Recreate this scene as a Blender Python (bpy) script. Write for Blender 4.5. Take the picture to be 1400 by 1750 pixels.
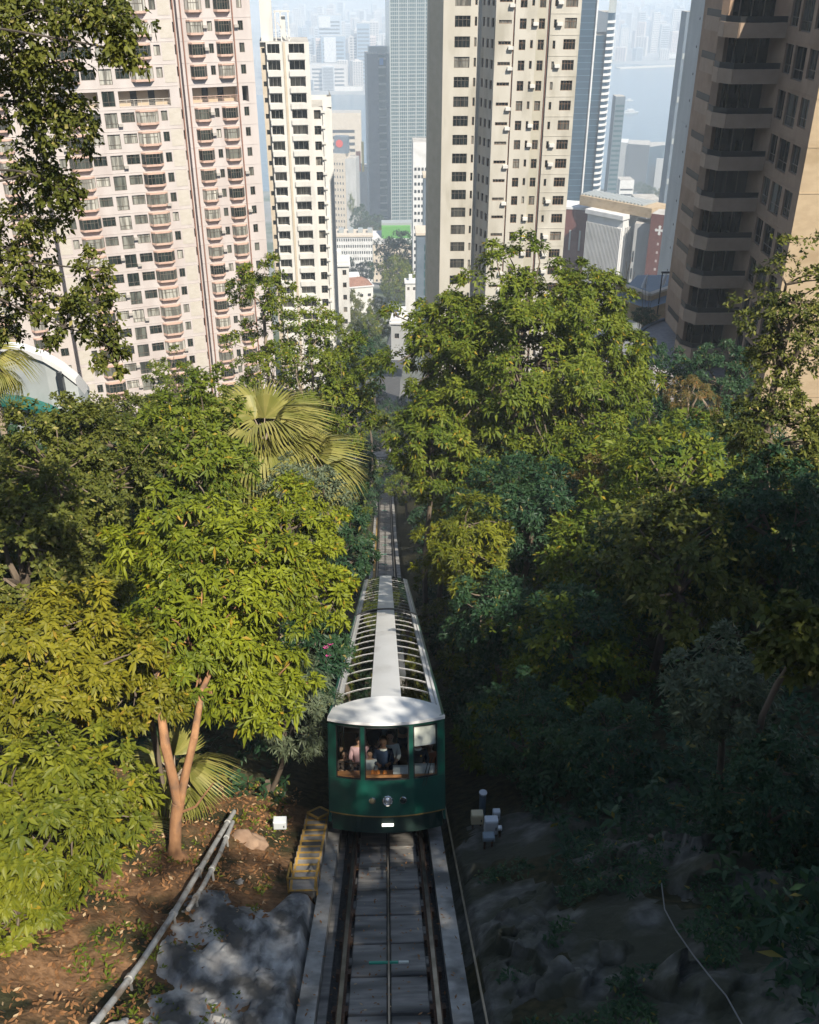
import bpy, bmesh, math, random
import numpy as np
from mathutils import Vector, Matrix

# ------------------------------------------------------------------ camera, world, sun, exposure
for o in list(bpy.data.objects):
    bpy.data.objects.remove(o)
S = bpy.context.scene
COL = S.collection
FPX, CX, CY = 1686.0, 700.0, 875.0            # focal length in pixels of the 1400 x 1750 photograph
PITCH, YAW = math.radians(29.5), math.radians(1.6)

cam_data = bpy.data.cameras.new('camera')
cam_data.sensor_fit = 'VERTICAL'
cam_data.sensor_height = 36.0
cam_data.lens = 36.0 * FPX / 1750.0
cam_data.clip_start = 0.1
cam_data.clip_end = 30000
cam = bpy.data.objects.new('camera', cam_data)
COL.objects.link(cam)
cam.location = (0, 0, 0)
cam.rotation_euler = (math.radians(90) - PITCH, 0, -YAW)
S.camera = cam

SUN_EL = math.radians(47)
SUN_DIR = Vector((0.48, -0.877, 0)).normalized()      # horizontal direction towards the sun
world = bpy.data.worlds.new('World')
S.world = world
world.use_nodes = True
wn = world.node_tree
bg = wn.nodes['Background']
sky = wn.nodes.new('ShaderNodeTexSky')
sky.sky_type = 'NISHITA'
sky.sun_disc = False
sky.sun_elevation = SUN_EL
sky.sun_rotation = math.atan2(SUN_DIR.x, SUN_DIR.y)
sky.air_density = 1.0
sky.dust_density = 0.4
sky.ozone_density = 3.0
wn.links.new(sky.outputs[0], bg.inputs[0])
bg.inputs[1].default_value = 0.068
sun_data = bpy.data.lights.new('sun', 'SUN')
sun_data.energy = 4.9
sun_data.angle = math.radians(0.5)
sun_data.color = (1.0, 0.93, 0.82)
sun = bpy.data.objects.new('sun', sun_data)
COL.objects.link(sun)
sd = Vector((SUN_DIR.x * math.cos(SUN_EL), SUN_DIR.y * math.cos(SUN_EL), math.sin(SUN_EL)))
sun.rotation_euler = sd.to_track_quat('Z', 'Y').to_euler()
S.view_settings.view_transform = 'Standard'
S.view_settings.look = 'None'
S.view_settings.exposure = 1.05
S.view_settings.gamma = 1.0
S.view_settings.use_curve_mapping = False
S.cycles.max_bounces = 6
S.cycles.diffuse_bounces = 3
S.cycles.glossy_bounces = 3
S.cycles.transmission_bounces = 4
S.cycles.transparent_max_bounces = 10
S.cycles.volume_bounces = 1
S.cycles.use_denoising = True
S.cycles.caustics_reflective = False
S.cycles.caustics_refractive = False

_cp, _sp, _cy, _sy = math.cos(PITCH), math.sin(PITCH), math.cos(YAW), math.sin(YAW)
_F = Vector((_sy * _cp, _cy * _cp, -_sp)); _R = Vector((_cy, -_sy, 0)); _U = Vector((_sy * _sp, _cy * _sp, _cp))

def at(px, py, Y):
    """the place at distance Y north of the camera that the photograph shows at (px, py)"""
    d = _F + _R * ((px - CX) / FPX) - _U * ((py - CY) / FPX)
    return d * (Y / d.y)

def proj(p):
    p = Vector(p); d = p.dot(_F)
    return CX + FPX * p.dot(_R) / d, CY - FPX * p.dot(_U) / d, d

# ------------------------------------------------------------------ mesh helpers
def tag(o, label=None, cat=None, group=None, kind=None):
    if label: o['label'] = label
    if cat: o['category'] = cat
    if group: o['group'] = group
    if kind: o['kind'] = kind
    return o

def empty(name, loc=(0, 0, 0), rz=0.0, label=None, cat=None, group=None, kind=None):
    o = bpy.data.objects.new(name, None)
    COL.objects.link(o)
    o.location = loc
    o.rotation_euler = (0, 0, rz)
    return tag(o, label, cat, group, kind)

def put(name, mesh, parent=None, loc=(0, 0, 0), rz=0.0, rot=None, scale=None):
    o = bpy.data.objects.new(name, mesh)
    COL.objects.link(o)
    o.parent = parent
    o.location = loc
    o.rotation_euler = rot if rot is not None else (0, 0, rz)
    if scale is not None:
        o.scale = scale if hasattr(scale, '__len__') else (scale,) * 3
    return o

class MB:
    """collects faces for one mesh"""
    def __init__(self):
        self.v, self.f, self.m = [], [], []

    def add(self, vs, fs, m=0):
        b = len(self.v)
        self.v += [tuple(p) for p in vs]
        self.f += [tuple(b + i for i in q) for q in fs]
        self.m += [m] * len(fs)
        return self

    def quad(self, a, b, c, d, m=0):
        return self.add((a, b, c, d), ((0, 1, 2, 3),), m)

    def box(self, x0, x1, y0, y1, z0, z1, m=0):
        vs = [(x, y, z) for z in (z0, z1) for y in (y0, y1) for x in (x0, x1)]
        return self.add(vs, ((0, 2, 3, 1), (4, 5, 7, 6), (0, 1, 5, 4), (2, 6, 7, 3), (0, 4, 6, 2), (1, 3, 7, 5)), m)

    def bar(self, a, b, w, h, m=0, up=(0, 0, 1)):
        """a square bar from a to b"""
        a, b = Vector(a), Vector(b)
        d = (b - a).normalized()
        s = d.cross(Vector(up))
        if s.length < 1e-4: s = d.cross(Vector((1, 0, 0)))
        s.normalize(); u = s.cross(d)
        vs = []
        for p in (a, b):
            for i, j in ((-1, -1), (1, -1), (1, 1), (-1, 1)):
                vs.append(p + s * (i * w / 2) + u * (j * h / 2))
        return self.add(vs, ((3, 2, 1, 0), (4, 5, 6, 7), (0, 1, 5, 4), (1, 2, 6, 5), (2, 3, 7, 6), (3, 0, 4, 7)), m)

    def tube(self, pts, rad, n=6, m=0, cap=True):
        pts = [Vector(p) for p in pts]
        if not hasattr(rad, '__len__'): rad = [rad] * len(pts)
        b = len(self.v); k = len(pts)
        ref = Vector((0.31, 0.17, 0.93))
        for i, p in enumerate(pts):
            d = (pts[min(i + 1, k - 1)] - pts[max(i - 1, 0)])
            if d.length < 1e-6: d = Vector((0, 0, 1))
            d.normalize()
            s = d.cross(ref)
            if s.length < 0.05: s = d.cross(Vector((1, 0, 0)))
            s.normalize(); u = s.cross(d)
            for j in range(n):
                a = 2 * math.pi * j / n
                self.v.append(tuple(p + (s * math.cos(a) + u * math.sin(a)) * rad[i]))
        for i in range(k - 1):
            for j in range(n):
                j2 = (j + 1) % n
                self.f.append((b + i * n + j, b + (i + 1) * n + j, b + (i + 1) * n + j2, b + i * n + j2)); self.m.append(m)
        if cap:
            self.f.append(tuple(b + j for j in range(n))); self.m.append(m)
            self.f.append(tuple(b + (k - 1) * n + j for j in reversed(range(n)))); self.m.append(m)
        return self

    def prism(self, poly, z0, z1, m=0, top=None):
        n = len(poly); top = m if top is None else top
        vs = [(x, y, z0) for x, y in poly] + [(x, y, z1) for x, y in poly]
        self.add(vs, [(i, (i + 1) % n, n + (i + 1) % n, n + i) for i in range(n)], m)
        b = len(self.v) - 2 * n
        self.f.append(tuple(b + n + i for i in range(n))); self.m.append(top)
        self.f.append(tuple(b + i for i in reversed(range(n)))); self.m.append(m)
        return self

    def mesh(self, name, mats, smooth=False):
        me = bpy.data.meshes.new(name)
        me.from_pydata(self.v, [], self.f)
        for q in (mats if isinstance(mats, (list, tuple)) else [mats]):
            me.materials.append(q)
        if any(self.m): me.polygons.foreach_set('material_index', self.m)
        me.update()
        if smooth:
            me.polygons.foreach_set('use_smooth', [True] * len(self.f))
            me.set_sharp_from_angle(angle=math.radians(38))
        return me

    def build(self, name, mats, parent=None, loc=(0, 0, 0), rz=0.0, rot=None, smooth=False):
        return put(name, self.mesh(name, mats, smooth), parent, loc, rz, rot)

def fast_mesh(name, V, T, mats, midx=None):
    """a triangle mesh straight from numpy arrays"""
    me = bpy.data.meshes.new(name)
    nv, nt = len(V), len(T)
    me.vertices.add(nv); me.loops.add(nt * 3); me.polygons.add(nt)
    me.vertices.foreach_set('co', np.ascontiguousarray(V, dtype=np.float32).ravel())
    me.loops.foreach_set('vertex_index', np.ascontiguousarray(T, dtype=np.int32).ravel())
    me.polygons.foreach_set('loop_start', np.arange(0, nt * 3, 3, dtype=np.int32))
    for q in (mats if isinstance(mats, (list, tuple)) else [mats]):
        me.materials.append(q)
    if midx is not None: me.polygons.foreach_set('material_index', np.ascontiguousarray(midx, dtype=np.int32))
    me.update(calc_edges=True)
    me.validate()
    return me

def bevel(o, w, seg=1):
    b = o.modifiers.new('edge', 'BEVEL'); b.width = w; b.segments = seg; b.limit_method = 'ANGLE'
    return o

# ------------------------------------------------------------------ materials
MATS = {}
def mat(name, c, c2=None, scale=4.0, stretch=(1, 1, 1), rough=0.7, bump=0.0, spec=0.4, metal=0.0, c3=None, scale3=0.6, detail=6.0, t3=0.58, coord='world', dist=0.02):
    if name in MATS: return MATS[name]
    m = bpy.data.materials.new(name); m.use_nodes = True
    nt = m.node_tree; N = nt.nodes; L = nt.links
    b = N['Principled BSDF']
    b.inputs['Roughness'].default_value = rough
    b.inputs['Metallic'].default_value = metal
    b.inputs['Specular IOR Level'].default_value = spec
    c = tuple(c) + (1,)
    if c2 is None and bump == 0:
        b.inputs['Base Color'].default_value = c
    else:
        if coord == 'world':
            g = N.new('ShaderNodeNewGeometry'); src = g.outputs['Position']
        else:
            g = N.new('ShaderNodeTexCoord'); src = g.outputs['Object']
        mp = N.new('ShaderNodeMapping'); mp.inputs['Scale'].default_value = stretch
        L.new(src, mp.inputs['Vector'])
        nz = N.new('ShaderNodeTexNoise'); nz.inputs['Scale'].default_value = scale; nz.inputs['Detail'].default_value = detail
        L.new(mp.outputs[0], nz.inputs['Vector'])
        rp = N.new('ShaderNodeValToRGB')
        rp.color_ramp.elements[0].position = 0.36; rp.color_ramp.elements[1].position = 0.66
        rp.color_ramp.elements[0].color = c
        rp.color_ramp.elements[1].color = tuple(c2 or c[:3]) + (1,)
        L.new(nz.outputs['Fac'], rp.inputs['Fac'])
        out = rp.outputs['Color']
        if c3 is not None:
            n3 = N.new('ShaderNodeTexNoise'); n3.inputs['Scale'].default_value = scale3; n3.inputs['Detail'].default_value = 5
            L.new(mp.outputs[0], n3.inputs['Vector'])
            r3 = N.new('ShaderNodeValToRGB'); r3.color_ramp.elements[0].position = t3 - 0.06; r3.color_ramp.elements[1].position = t3 + 0.08
            L.new(n3.outputs['Fac'], r3.inputs['Fac'])
            mx = N.new('ShaderNodeMix'); mx.data_type = 'RGBA'
            L.new(r3.outputs['Color'], mx.inputs['Factor']); L.new(out, mx.inputs['A']); mx.inputs['B'].default_value = tuple(c3) + (1,)
            out = mx.outputs['Result']
        L.new(out, b.inputs['Base Color'])
        if bump:
            bp = N.new('ShaderNodeBump'); bp.inputs['Strength'].default_value = bump; bp.inputs['Distance'].default_value = dist
            L.new(nz.outputs['Fac'], bp.inputs['Height']); L.new(bp.outputs[0], b.inputs['Normal'])
    MATS[name] = m
    return m

def leaf_mat(name, lo, hi, odd=None, odd_at=0.93, trans=0.35, rough=0.45, spec=0.22):
    """leaf colour differs from leaf to leaf and from clump to clump"""
    m = bpy.data.materials.new(name); m.use_nodes = True
    nt = m.node_tree; N = nt.nodes; L = nt.links
    b = N['Principled BSDF']
    b.inputs['Roughness'].default_value = rough
    b.inputs['Specular IOR Level'].default_value = spec
    g = N.new('ShaderNodeNewGeometry')
    nz = N.new('ShaderNodeTexNoise'); nz.inputs['Scale'].default_value = 0.55; nz.inputs['Detail'].default_value = 2
    L.new(g.outputs['Position'], nz.inputs['Vector'])
    ad = N.new('ShaderNodeMath'); ad.operation = 'MULTIPLY_ADD'
    L.new(g.outputs['Random Per Island'], ad.inputs[0]); ad.inputs[1].default_value = 0.65
    sb = N.new('ShaderNodeMath'); sb.operation = 'MULTIPLY_ADD'; L.new(nz.outputs['Fac'], sb.inputs[0]); sb.inputs[1].default_value = 1.5; sb.inputs[2].default_value = -0.57
    L.new(sb.outputs[0], ad.inputs[2])
    rp = N.new('ShaderNodeValToRGB'); rp.color_ramp.elements[0].color = tuple(lo) + (1,); rp.color_ramp.elements[1].color = tuple(hi) + (1,)
    L.new(ad.outputs[0], rp.inputs['Fac'])
    out = rp.outputs['Color']
    if odd:
        gt = N.new('ShaderNodeMath'); gt.operation = 'GREATER_THAN'; gt.inputs[1].default_value = odd_at
        L.new(g.outputs['Random Per Island'], gt.inputs[0])
        mx = N.new('ShaderNodeMix'); mx.data_type = 'RGBA'
        L.new(gt.outputs[0], mx.inputs['Factor']); L.new(out, mx.inputs['A']); mx.inputs['B'].default_value = tuple(odd) + (1,)
        out = mx.outputs['Result']
    L.new(out, b.inputs['Base Color'])
    tr = N.new('ShaderNodeBsdfTranslucent'); L.new(out, tr.inputs['Color'])
    ms = N.new('ShaderNodeMixShader'); ms.inputs[0].default_value = trans
    L.new(b.outputs[0], ms.inputs[1]); L.new(tr.outputs[0], ms.inputs[2])
    L.new(ms.outputs[0], N['Material Output'].inputs['Surface'])
    return m

def glass_room(name, dark, light, split=0.6, rough=0.08, third=None):
    """window glass before a dark room or a drawn curtain; differs from window to window"""
    m = bpy.data.materials.new(name); m.use_nodes = True
    N = m.node_tree.nodes; L = m.node_tree.links
    b = N['Principled BSDF']; b.inputs['Roughness'].default_value = rough; b.inputs['Specular IOR Level'].default_value = 0.5
    oi = N.new('ShaderNodeObjectInfo')
    rp = N.new('ShaderNodeValToRGB'); e = rp.color_ramp
    e.elements[0].color = tuple(dark) + (1,); e.elements[0].position = split
    e.elements[1].color = tuple(light) + (1,); e.elements[1].position = 1.0
    if third: q = e.elements.new(min(0.98, split + 0.22)); q.color = tuple(third) + (1,)
    L.new(oi.outputs['Random'], rp.inputs['Fac'])
    tc = N.new('ShaderNodeTexCoord'); ad = N.new('ShaderNodeVectorMath'); ad.operation = 'ADD'
    cb = N.new('ShaderNodeCombineXYZ'); mu = N.new('ShaderNodeMath'); mu.operation = 'MULTIPLY'; mu.inputs[1].default_value = 57.0
    L.new(oi.outputs['Random'], mu.inputs[0]); L.new(mu.outputs[0], cb.inputs[0]); L.new(mu.outputs[0], cb.inputs[1])
    L.new(tc.outputs['Object'], ad.inputs[0]); L.new(cb.outputs[0], ad.inputs[1])
    st = N.new('ShaderNodeVectorMath'); st.operation = 'MULTIPLY'; st.inputs[1].default_value = (1.0, 1.0, 0.10); L.new(ad.outputs[0], st.inputs[0])
    nz = N.new('ShaderNodeTexNoise'); nz.inputs['Scale'].default_value = 2.2; L.new(st.outputs[0], nz.inputs['Vector'])
    mx = N.new('ShaderNodeMix'); mx.data_type = 'RGBA'; mx.blend_type = 'MULTIPLY'; mx.inputs['Factor'].default_value = 0.85
    r2 = N.new('ShaderNodeValToRGB'); r2.color_ramp.elements[0].position = 0.42; r2.color_ramp.elements[1].position = 0.58; r2.color_ramp.elements[0].color = (0.35, 0.35, 0.35, 1); r2.color_ramp.elements[1].color = (1.2, 1.2, 1.2, 1)
    L.new(nz.outputs['Fac'], r2.inputs['Fac']); L.new(rp.outputs['Color'], mx.inputs['A']); L.new(r2.outputs['Color'], mx.inputs['B'])
    L.new(mx.outputs['Result'], b.inputs['Base Color'])
    return m

def clear_glass(name, tint=(0.85, 0.95, 0.9), refl=0.12, base=0.0):
    m = bpy.data.materials.new(name); m.use_nodes = True
    N = m.node_tree.nodes; L = m.node_tree.links
    t = N.new('ShaderNodeBsdfTransparent'); t.inputs[0].default_value = tuple(tint) + (1,)
    g = N.new('ShaderNodeBsdfGlossy'); g.inputs['Roughness'].default_value = 0.02
    f = N.new('ShaderNodeLayerWeight'); f.inputs[0].default_value = refl * 2
    ml = N.new('ShaderNodeMath'); ml.inputs[1].default_value = base; L.new(f.outputs['Fresnel'], ml.inputs[0])
    x = N.new('ShaderNodeMixShader'); L.new(ml.outputs[0], x.inputs[0]); L.new(t.outputs[0], x.inputs[1]); L.new(g.outputs[0], x.inputs[2])
    L.new(x.outputs[0], N['Material Output'].inputs['Surface'])
    return m

def glow(name, c, e):
    m = bpy.data.materials.new(name); m.use_nodes = True
    b = m.node_tree.nodes['Principled BSDF']; b.inputs['Base Color'].default_value = tuple(c) + (1,)
    b.inputs['Emission Color'].default_value = tuple(c) + (1,); b.inputs['Emission Strength'].default_value = e
    return m

# ------------------------------------------------------------------ ground, water, track
TX = -0.05                                     # the track's centre line
KN_Y = [-400, -80, 0, 58, 72, 98, 140, 200, 300, 450, 550, 700, 1000, 1300, 1430, 1470, 1520, 2560, 2615, 2640, 5200, 7000, 8200, 9400]
KN_Z = [60, 35.1, -8.9, -40.8, -46.6, -58.2, -74, -92, -112, -145, -163, -205, -252, -289, -297, -297.5, -318, -318, -297.5, -297, -288, -190, 120, 150]
GRADE = 0.55
SLOPE = math.atan(GRADE)

def zt(Y): return float(np.interp(Y, KN_Y, KN_Z))

def _n2(x, y):                                  # cheap smooth noise, about -1..1
    return (np.sin(x * 1.7 + 1.3 * np.sin(y * 1.1 + 0.4)) * np.sin(y * 1.9 + 1.7 * np.sin(x * 0.8 + 2.1)) +
            0.5 * np.sin(x * 4.1 + y * 2.3 + 1.0) * np.sin(y * 4.7 - x * 1.9)) / 1.5

def ground_np(X, Y):
    bay = np.clip((X - 180) / 260, 0, 1); bay = bay * bay * (3 - 2 * bay)          # the far shore lies farther back on the right
    base = np.where(Y > 2000, np.interp(np.where(Y > 2000, np.maximum(2000, Y - 740 * bay), Y), KN_Y, KN_Z), np.interp(Y, KN_Y, KN_Z))
    dl = np.maximum(0, -X - 1.9); dr = np.maximum(0, X - 1.6)
    fade = np.clip(1 - (Y - 190) / 200, 0, 1)
    cl = np.interp(Y, [-50, 30, 130], [7, 9, 17]); cr = np.interp(Y, [-50, 30, 80], [9, 12, 20])
    sl = np.interp(Y, [8, 30, 100], [0.30, 0.40, 0.55]); sr = np.interp(Y, [8, 30, 80], [0.32, 0.5, 0.62])
    rise = cl * (1 - np.exp(-dl * sl / cl)) + cr * (1 - np.exp(-dr * sr / cr))
    amp = np.clip((np.abs(X) - 1.8) / 2.0, 0, 1) * np.clip(1 - (Y - 1380) / 60, 0, 1)
    near = np.clip(1 - (Y - 40) / 60, 0, 1)
    rough = amp * (0.22 * near * _n2(X * 0.9, Y * 0.9) + 0.07 * near * _n2(X * 3.1, Y * 2.9) + 0.10 * near * np.clip((X - 1.8) / 1.5, 0, 1) * np.abs(_n2(X * 1.9 + Y * .4, Y * 2.1)) + 0.8 * (1 - near) * _n2(X * 0.05, Y * 0.05))
    cut = np.where(np.abs(X - TX) < 1.6, -0.42 * np.clip((1.6 - np.abs(X - TX)) / 0.2, 0, 1), 0) * np.clip(1 - (Y - 180) / 20, 0, 1)
    far = np.clip((Y - 5200) / 3000, 0, 1) * 90 * (_n2(X * 0.0011, Y * 0.0009) + 0.6 * _n2(X * 0.004, Y * 0.003))
    return base + rise * fade + rough + cut + far

def ground(x, y): return float(ground_np(np.array([float(x)]), np.array([float(y)]))[0])

M_DIRT = mat('leaf_litter', (0.115, 0.064, 0.032), (0.212, 0.119, 0.060), scale=9, bump=0.9, rough=0.95, spec=0.1, c3=(0.038, 0.036, 0.017), scale3=0.9, t3=0.52, detail=10, dist=0.05)
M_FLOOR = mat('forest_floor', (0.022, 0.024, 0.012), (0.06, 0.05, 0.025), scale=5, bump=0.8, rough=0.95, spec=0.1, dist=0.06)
M_CITY = mat('city_ground', (0.16, 0.16, 0.15), (0.24, 0.23, 0.21), scale=0.05, rough=0.9, c3=(0.05, 0.075, 0.03), scale3=0.012, t3=0.5)
M_KOWL = mat('far_land', (0.20, 0.20, 0.19), (0.30, 0.29, 0.27), scale=0.01, rough=0.9, c3=(0.06, 0.09, 0.05), scale3=0.002, t3=0.55)

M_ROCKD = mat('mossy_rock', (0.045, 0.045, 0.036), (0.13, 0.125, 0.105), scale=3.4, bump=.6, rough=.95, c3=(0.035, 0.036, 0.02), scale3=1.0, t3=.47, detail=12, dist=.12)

def make_ground():
    xs = np.unique(np.round(np.concatenate([np.arange(-12, 12.01, 0.2), np.arange(-1.9, 1.9, 0.1), np.arange(-60, 60, 2.0), np.arange(-400, 701, 25), np.linspace(-4300, 4300, 60)]), 3))
    ys = np.unique(np.round(np.concatenate([np.arange(4, 26.01, 0.22), np.arange(-60, 200, 2.0), np.arange(200, 1400, 30), np.arange(1400, 1530, 8), np.arange(2540, 2660, 10), np.arange(2660, 3420, 20), np.linspace(3420, 9300, 50)]), 3))
    X, Y = np.meshgrid(xs, ys)
    Z = ground_np(X.ravel(), Y.ravel())
    V = np.stack([X.ravel(), Y.ravel(), Z], 1)
    nx, ny = len(xs), len(ys)
    i = np.arange((ny - 1) * (nx - 1)); r = i // (nx - 1); c = i % (nx - 1); a = r * nx + c
    T = np.concatenate([np.stack([a, a + 1, a + nx + 1], 1), np.stack([a, a + nx + 1, a + nx], 1)])
    cx = X.ravel()[T].mean(1); cyy = Y.ravel()[T].mean(1)
    wob = 1.2 * np.sin(cyy * 0.9) + 0.8 * np.sin(cyy * 2.3 + 1)
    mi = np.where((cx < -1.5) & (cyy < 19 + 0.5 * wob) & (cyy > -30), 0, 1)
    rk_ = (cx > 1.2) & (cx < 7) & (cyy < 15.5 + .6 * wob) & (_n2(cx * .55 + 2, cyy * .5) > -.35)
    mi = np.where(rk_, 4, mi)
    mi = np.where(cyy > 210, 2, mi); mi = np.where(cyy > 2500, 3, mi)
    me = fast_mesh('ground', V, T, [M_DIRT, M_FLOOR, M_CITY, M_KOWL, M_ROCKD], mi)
    me.polygons.foreach_set('use_smooth', [True] * len(me.polygons))
    return tag(put('ground', me), kind='structure')
make_ground()

mw = bpy.data.materials.new('harbour_water'); mw.use_nodes = True
_n = mw.node_tree.nodes; _b = _n['Principled BSDF']
_b.inputs['Base Color'].default_value = (0.035, 0.085, 0.12, 1); _b.inputs['Roughness'].default_value = 0.22
_g = _n.new('ShaderNodeNewGeometry'); _z = _n.new('ShaderNodeTexNoise'); _z.inputs['Scale'].default_value = 0.06; _z.inputs['Detail'].default_value = 8
_p = _n.new('ShaderNodeBump'); _p.inputs['Strength'].default_value = 0.5; _p.inputs['Distance'].default_value = 4
mw.node_tree.links.new(_g.outputs['Position'], _z.inputs['Vector']); mw.node_tree.links.new(_z.outputs['Fac'], _p.inputs['Height']); mw.node_tree.links.new(_p.outputs[0], _b.inputs['Normal'])
tag(MB().quad((-4300, 1440, -300), (4300, 1440, -300), (4300, 3440, -300), (-4300, 3440, -300)).build('harbour_water', mw), kind='structure')

M_SLAB = mat('track_slab_concrete', (0.145, 0.136, 0.119), (0.264, 0.242, 0.212), scale=3.2, stretch=(0.6, 2.5, 2.5), bump=0.35, rough=0.9, c3=(0.060, 0.058, 0.051), scale3=0.8)
M_KERB = mat('kerb_concrete', (0.221, 0.212, 0.191), (0.340, 0.323, 0.289), scale=4, bump=0.3, rough=0.9, c3=(0.111, 0.106, 0.093), scale3=1.1)
M_STEEL = mat('rail_steel', (0.16, 0.14, 0.12), (0.28, 0.25, 0.22), scale=6, stretch=(1, 0.1, 1), rough=0.32, metal=0.9)
M_RUST = mat('rail_rust', (0.06, 0.035, 0.022), (0.11, 0.06, 0.035), scale=20, rough=0.9)
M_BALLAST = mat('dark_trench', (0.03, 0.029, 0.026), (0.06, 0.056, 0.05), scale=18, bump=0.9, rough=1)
M_YELLOW = mat('worn_yellow_paint', (0.40, 0.23, 0.04), (0.28, 0.17, 0.04), scale=14, rough=0.7, c3=(0.2, 0.16, 0.1), scale3=7, t3=0.62)

trk = empty('funicular_track', (TX, 0, 0), kind='structure')
TY = [3, 20, 40, 58, 72, 85, 98, 120, 140, 160, 190]
def strip(name, x0, x1, dz0, dz1, m, parent, ys=TY):
    """a long bar along the track between heights dz0 and dz1 above rail foot level"""
    b = MB()
    for i, y in enumerate(ys):
        z = zt(y)
        b.v += [(x0, y, z + dz0), (x1, y, z + dz0), (x1, y, z + dz1), (x0, y, z + dz1)]
    for i in range(len(ys) - 1):
        a = 4 * i
        for j in range(4):
            b.f.append((a + j, a + 4 + j, a + 4 + (j + 1) % 4, a + (j + 1) % 4)); b.m.append(0)
    b.f += [(0, 1, 2, 3), (4 * len(ys) - 1, 4 * len(ys) - 2, 4 * len(ys) - 3, 4 * len(ys) - 4)]; b.m += [0, 0]
    return b.build(name, m, parent)
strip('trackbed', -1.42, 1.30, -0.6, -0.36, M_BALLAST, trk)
for s in (-1, 1):
    strip('rail', s * 0.76 - 0.034, s * 0.76 + 0.034, -0.03, 0.0, M_STEEL, trk)
    strip('rail_web', s * 0.76 - 0.012, s * 0.76 + 0.012, -0.16, -0.03, M_RUST, trk)
    strip('rail_foot', s * 0.76 - 0.07, s * 0.76 + 0.07, -0.19, -0.16, M_RUST, trk)
strip('kerb', -1.41, -1.13, -0.62, -0.02, M_KERB, trk)
strip('kerb', 0.96, 1.27, -0.62, -0.06, M_KERB, trk)
strip('walkway', -1.125, -0.98, -0.5, -0.30, M_SLAB, trk)
strip('guide_pipe', 1.44, 1.475, -0.02, 0.02, M_STEEL, trk, [3, 10, 14, 20, 40])
strip('edge_line', -1.12, -0.90, -0.29, -0.285, M_YELLOW, trk, [66, 72, 85, 98, 110])
cab = strip('haulage_cable', TX - 0.015, TX + 0.015, -0.03, 0.0, M_STEEL, None)
tag(cab, 'thin steel haulage cable running down the middle of the track', 'cable')
ssh = {}
rs = random.Random(3)
slab_meshes = []
for k in range(6):
    b = MB()
    h = 0.0
    for s in (-1, 1):
        x0, x1 = (-0.64, -0.035) if s < 0 else (0.035, 0.64)
        b.box(x0, x1, 0.045, 1.18, -0.25, 0.0 - 0.012 * rs.random())
        b.box(x0 + (0.0 if s > 0 else -0.06), x1 + (0.06 if s > 0 else 0.0), 0.45, 0.75, -0.25, -0.035)
    slab_meshes.append(b.mesh('concrete_slab', M_SLAB))
def slope_at(y): return math.atan((zt(y - 0.5) - zt(y + 0.5)))
y = 5.2; i = 0
while y < 135:
    if y < 19 or y > 58:
        a = slope_at(y + 0.5)
        o = put('concrete_slab', slab_meshes[i % 6], trk, (0, y, zt(y) - 0.17 + rs.uniform(-0.015, 0.015)), rot=(-a, 0, 0))
        bevel(o, 0.015)
        if y > 58 and i % 6 == 0 or abs(y - 10.4) < 0.6:
            pb = MB(); pb.box(-0.34, 0.16, 0.5, 0.56, -0.155, -0.13); pb.box(0.17, 0.34, 0.5, 0.56, -0.155, -0.13, 1)
            put('track_marker', pb.mesh('track_marker', [mat('marker_green', (0.03, 0.30, 0.19), rough=0.5), mat('marker_white', (0.6, 0.62, 0.55), rough=0.5)]), trk, (0, y, zt(y) + 0.01), rot=(-a, 0, 0))
    y += 1.22 * math.cos(SLOPE); i += 1
pl = MB(); pl.box(-0.42, -0.26, 0, 0.2, 0, 0.02); pl.box(0.2, 0.36, 0, 0.2, 0, 0.02)
put('cover_plate', pl.mesh('cover_plate', M_KERB), trk, (0, 14.6, zt(14.6) - 0.165), rot=(-SLOPE, 0, 0))
for k in range(9):                                # rail chairs
    y = 7.6 + k * 1.07
    for s in (-1, 1):
        pb = MB(); pb.box(s * 0.76 - 0.13, s * 0.76 + 0.13, -0.09, 0.09, -0.30, -0.165)
        put('rail_chair', pb.mesh('rail_chair', M_RUST), trk, (0, y, zt(y)), rot=(-SLOPE, 0, 0))

# ------------------------------------------------------------------ the tram
TRAM_Y = 16.0
M_GREEN = mat('tram_green_paint', (0.005, 0.062, 0.042), (0.008, 0.085, 0.058), scale=1.5, rough=0.28, spec=0.5, coord='obj')
M_TWHITE = mat('tram_white_paint', (0.681, 0.672, 0.644), (0.736, 0.727, 0.699), scale=1.3, rough=0.35, c3=(0.552, 0.534, 0.497), scale3=0.9, t3=0.63, coord='obj', stretch=(1, 0.4, 1))
M_BLACK = mat('black_rubber', (0.012, 0.012, 0.012), rough=0.6)
M_GOLD = mat('gold_line_paint', (0.26, 0.16, 0.04), rough=0.4)
M_TGLASS = clear_glass('tram_window_glass', (0.95, 0.97, 0.95), 0.06)
M_SKYGL = clear_glass('tram_skylight_glass', (0.16, 0.20, 0.16), 0.20, 0.10)
M_CHROME = mat('chrome', (0.62, 0.60, 0.56), rough=0.12, metal=1.0)
M_WOOD = mat('console_wood', (0.36, 0.15, 0.06), (0.48, 0.22, 0.09), scale=5, stretch=(0.3, 3, 3), rough=0.4, coord='obj')
M_SEAT = mat('seat_leather', (0.10, 0.055, 0.03), (0.13, 0.07, 0.04), scale=8, rough=0.5, coord='obj')
M_FLOORT = mat('tram_floor', (0.10, 0.085, 0.065), rough=0.6)
M_GREYBOX = mat('pale_grey_cabinet', (0.50, 0.51, 0.50), rough=0.4)

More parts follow.
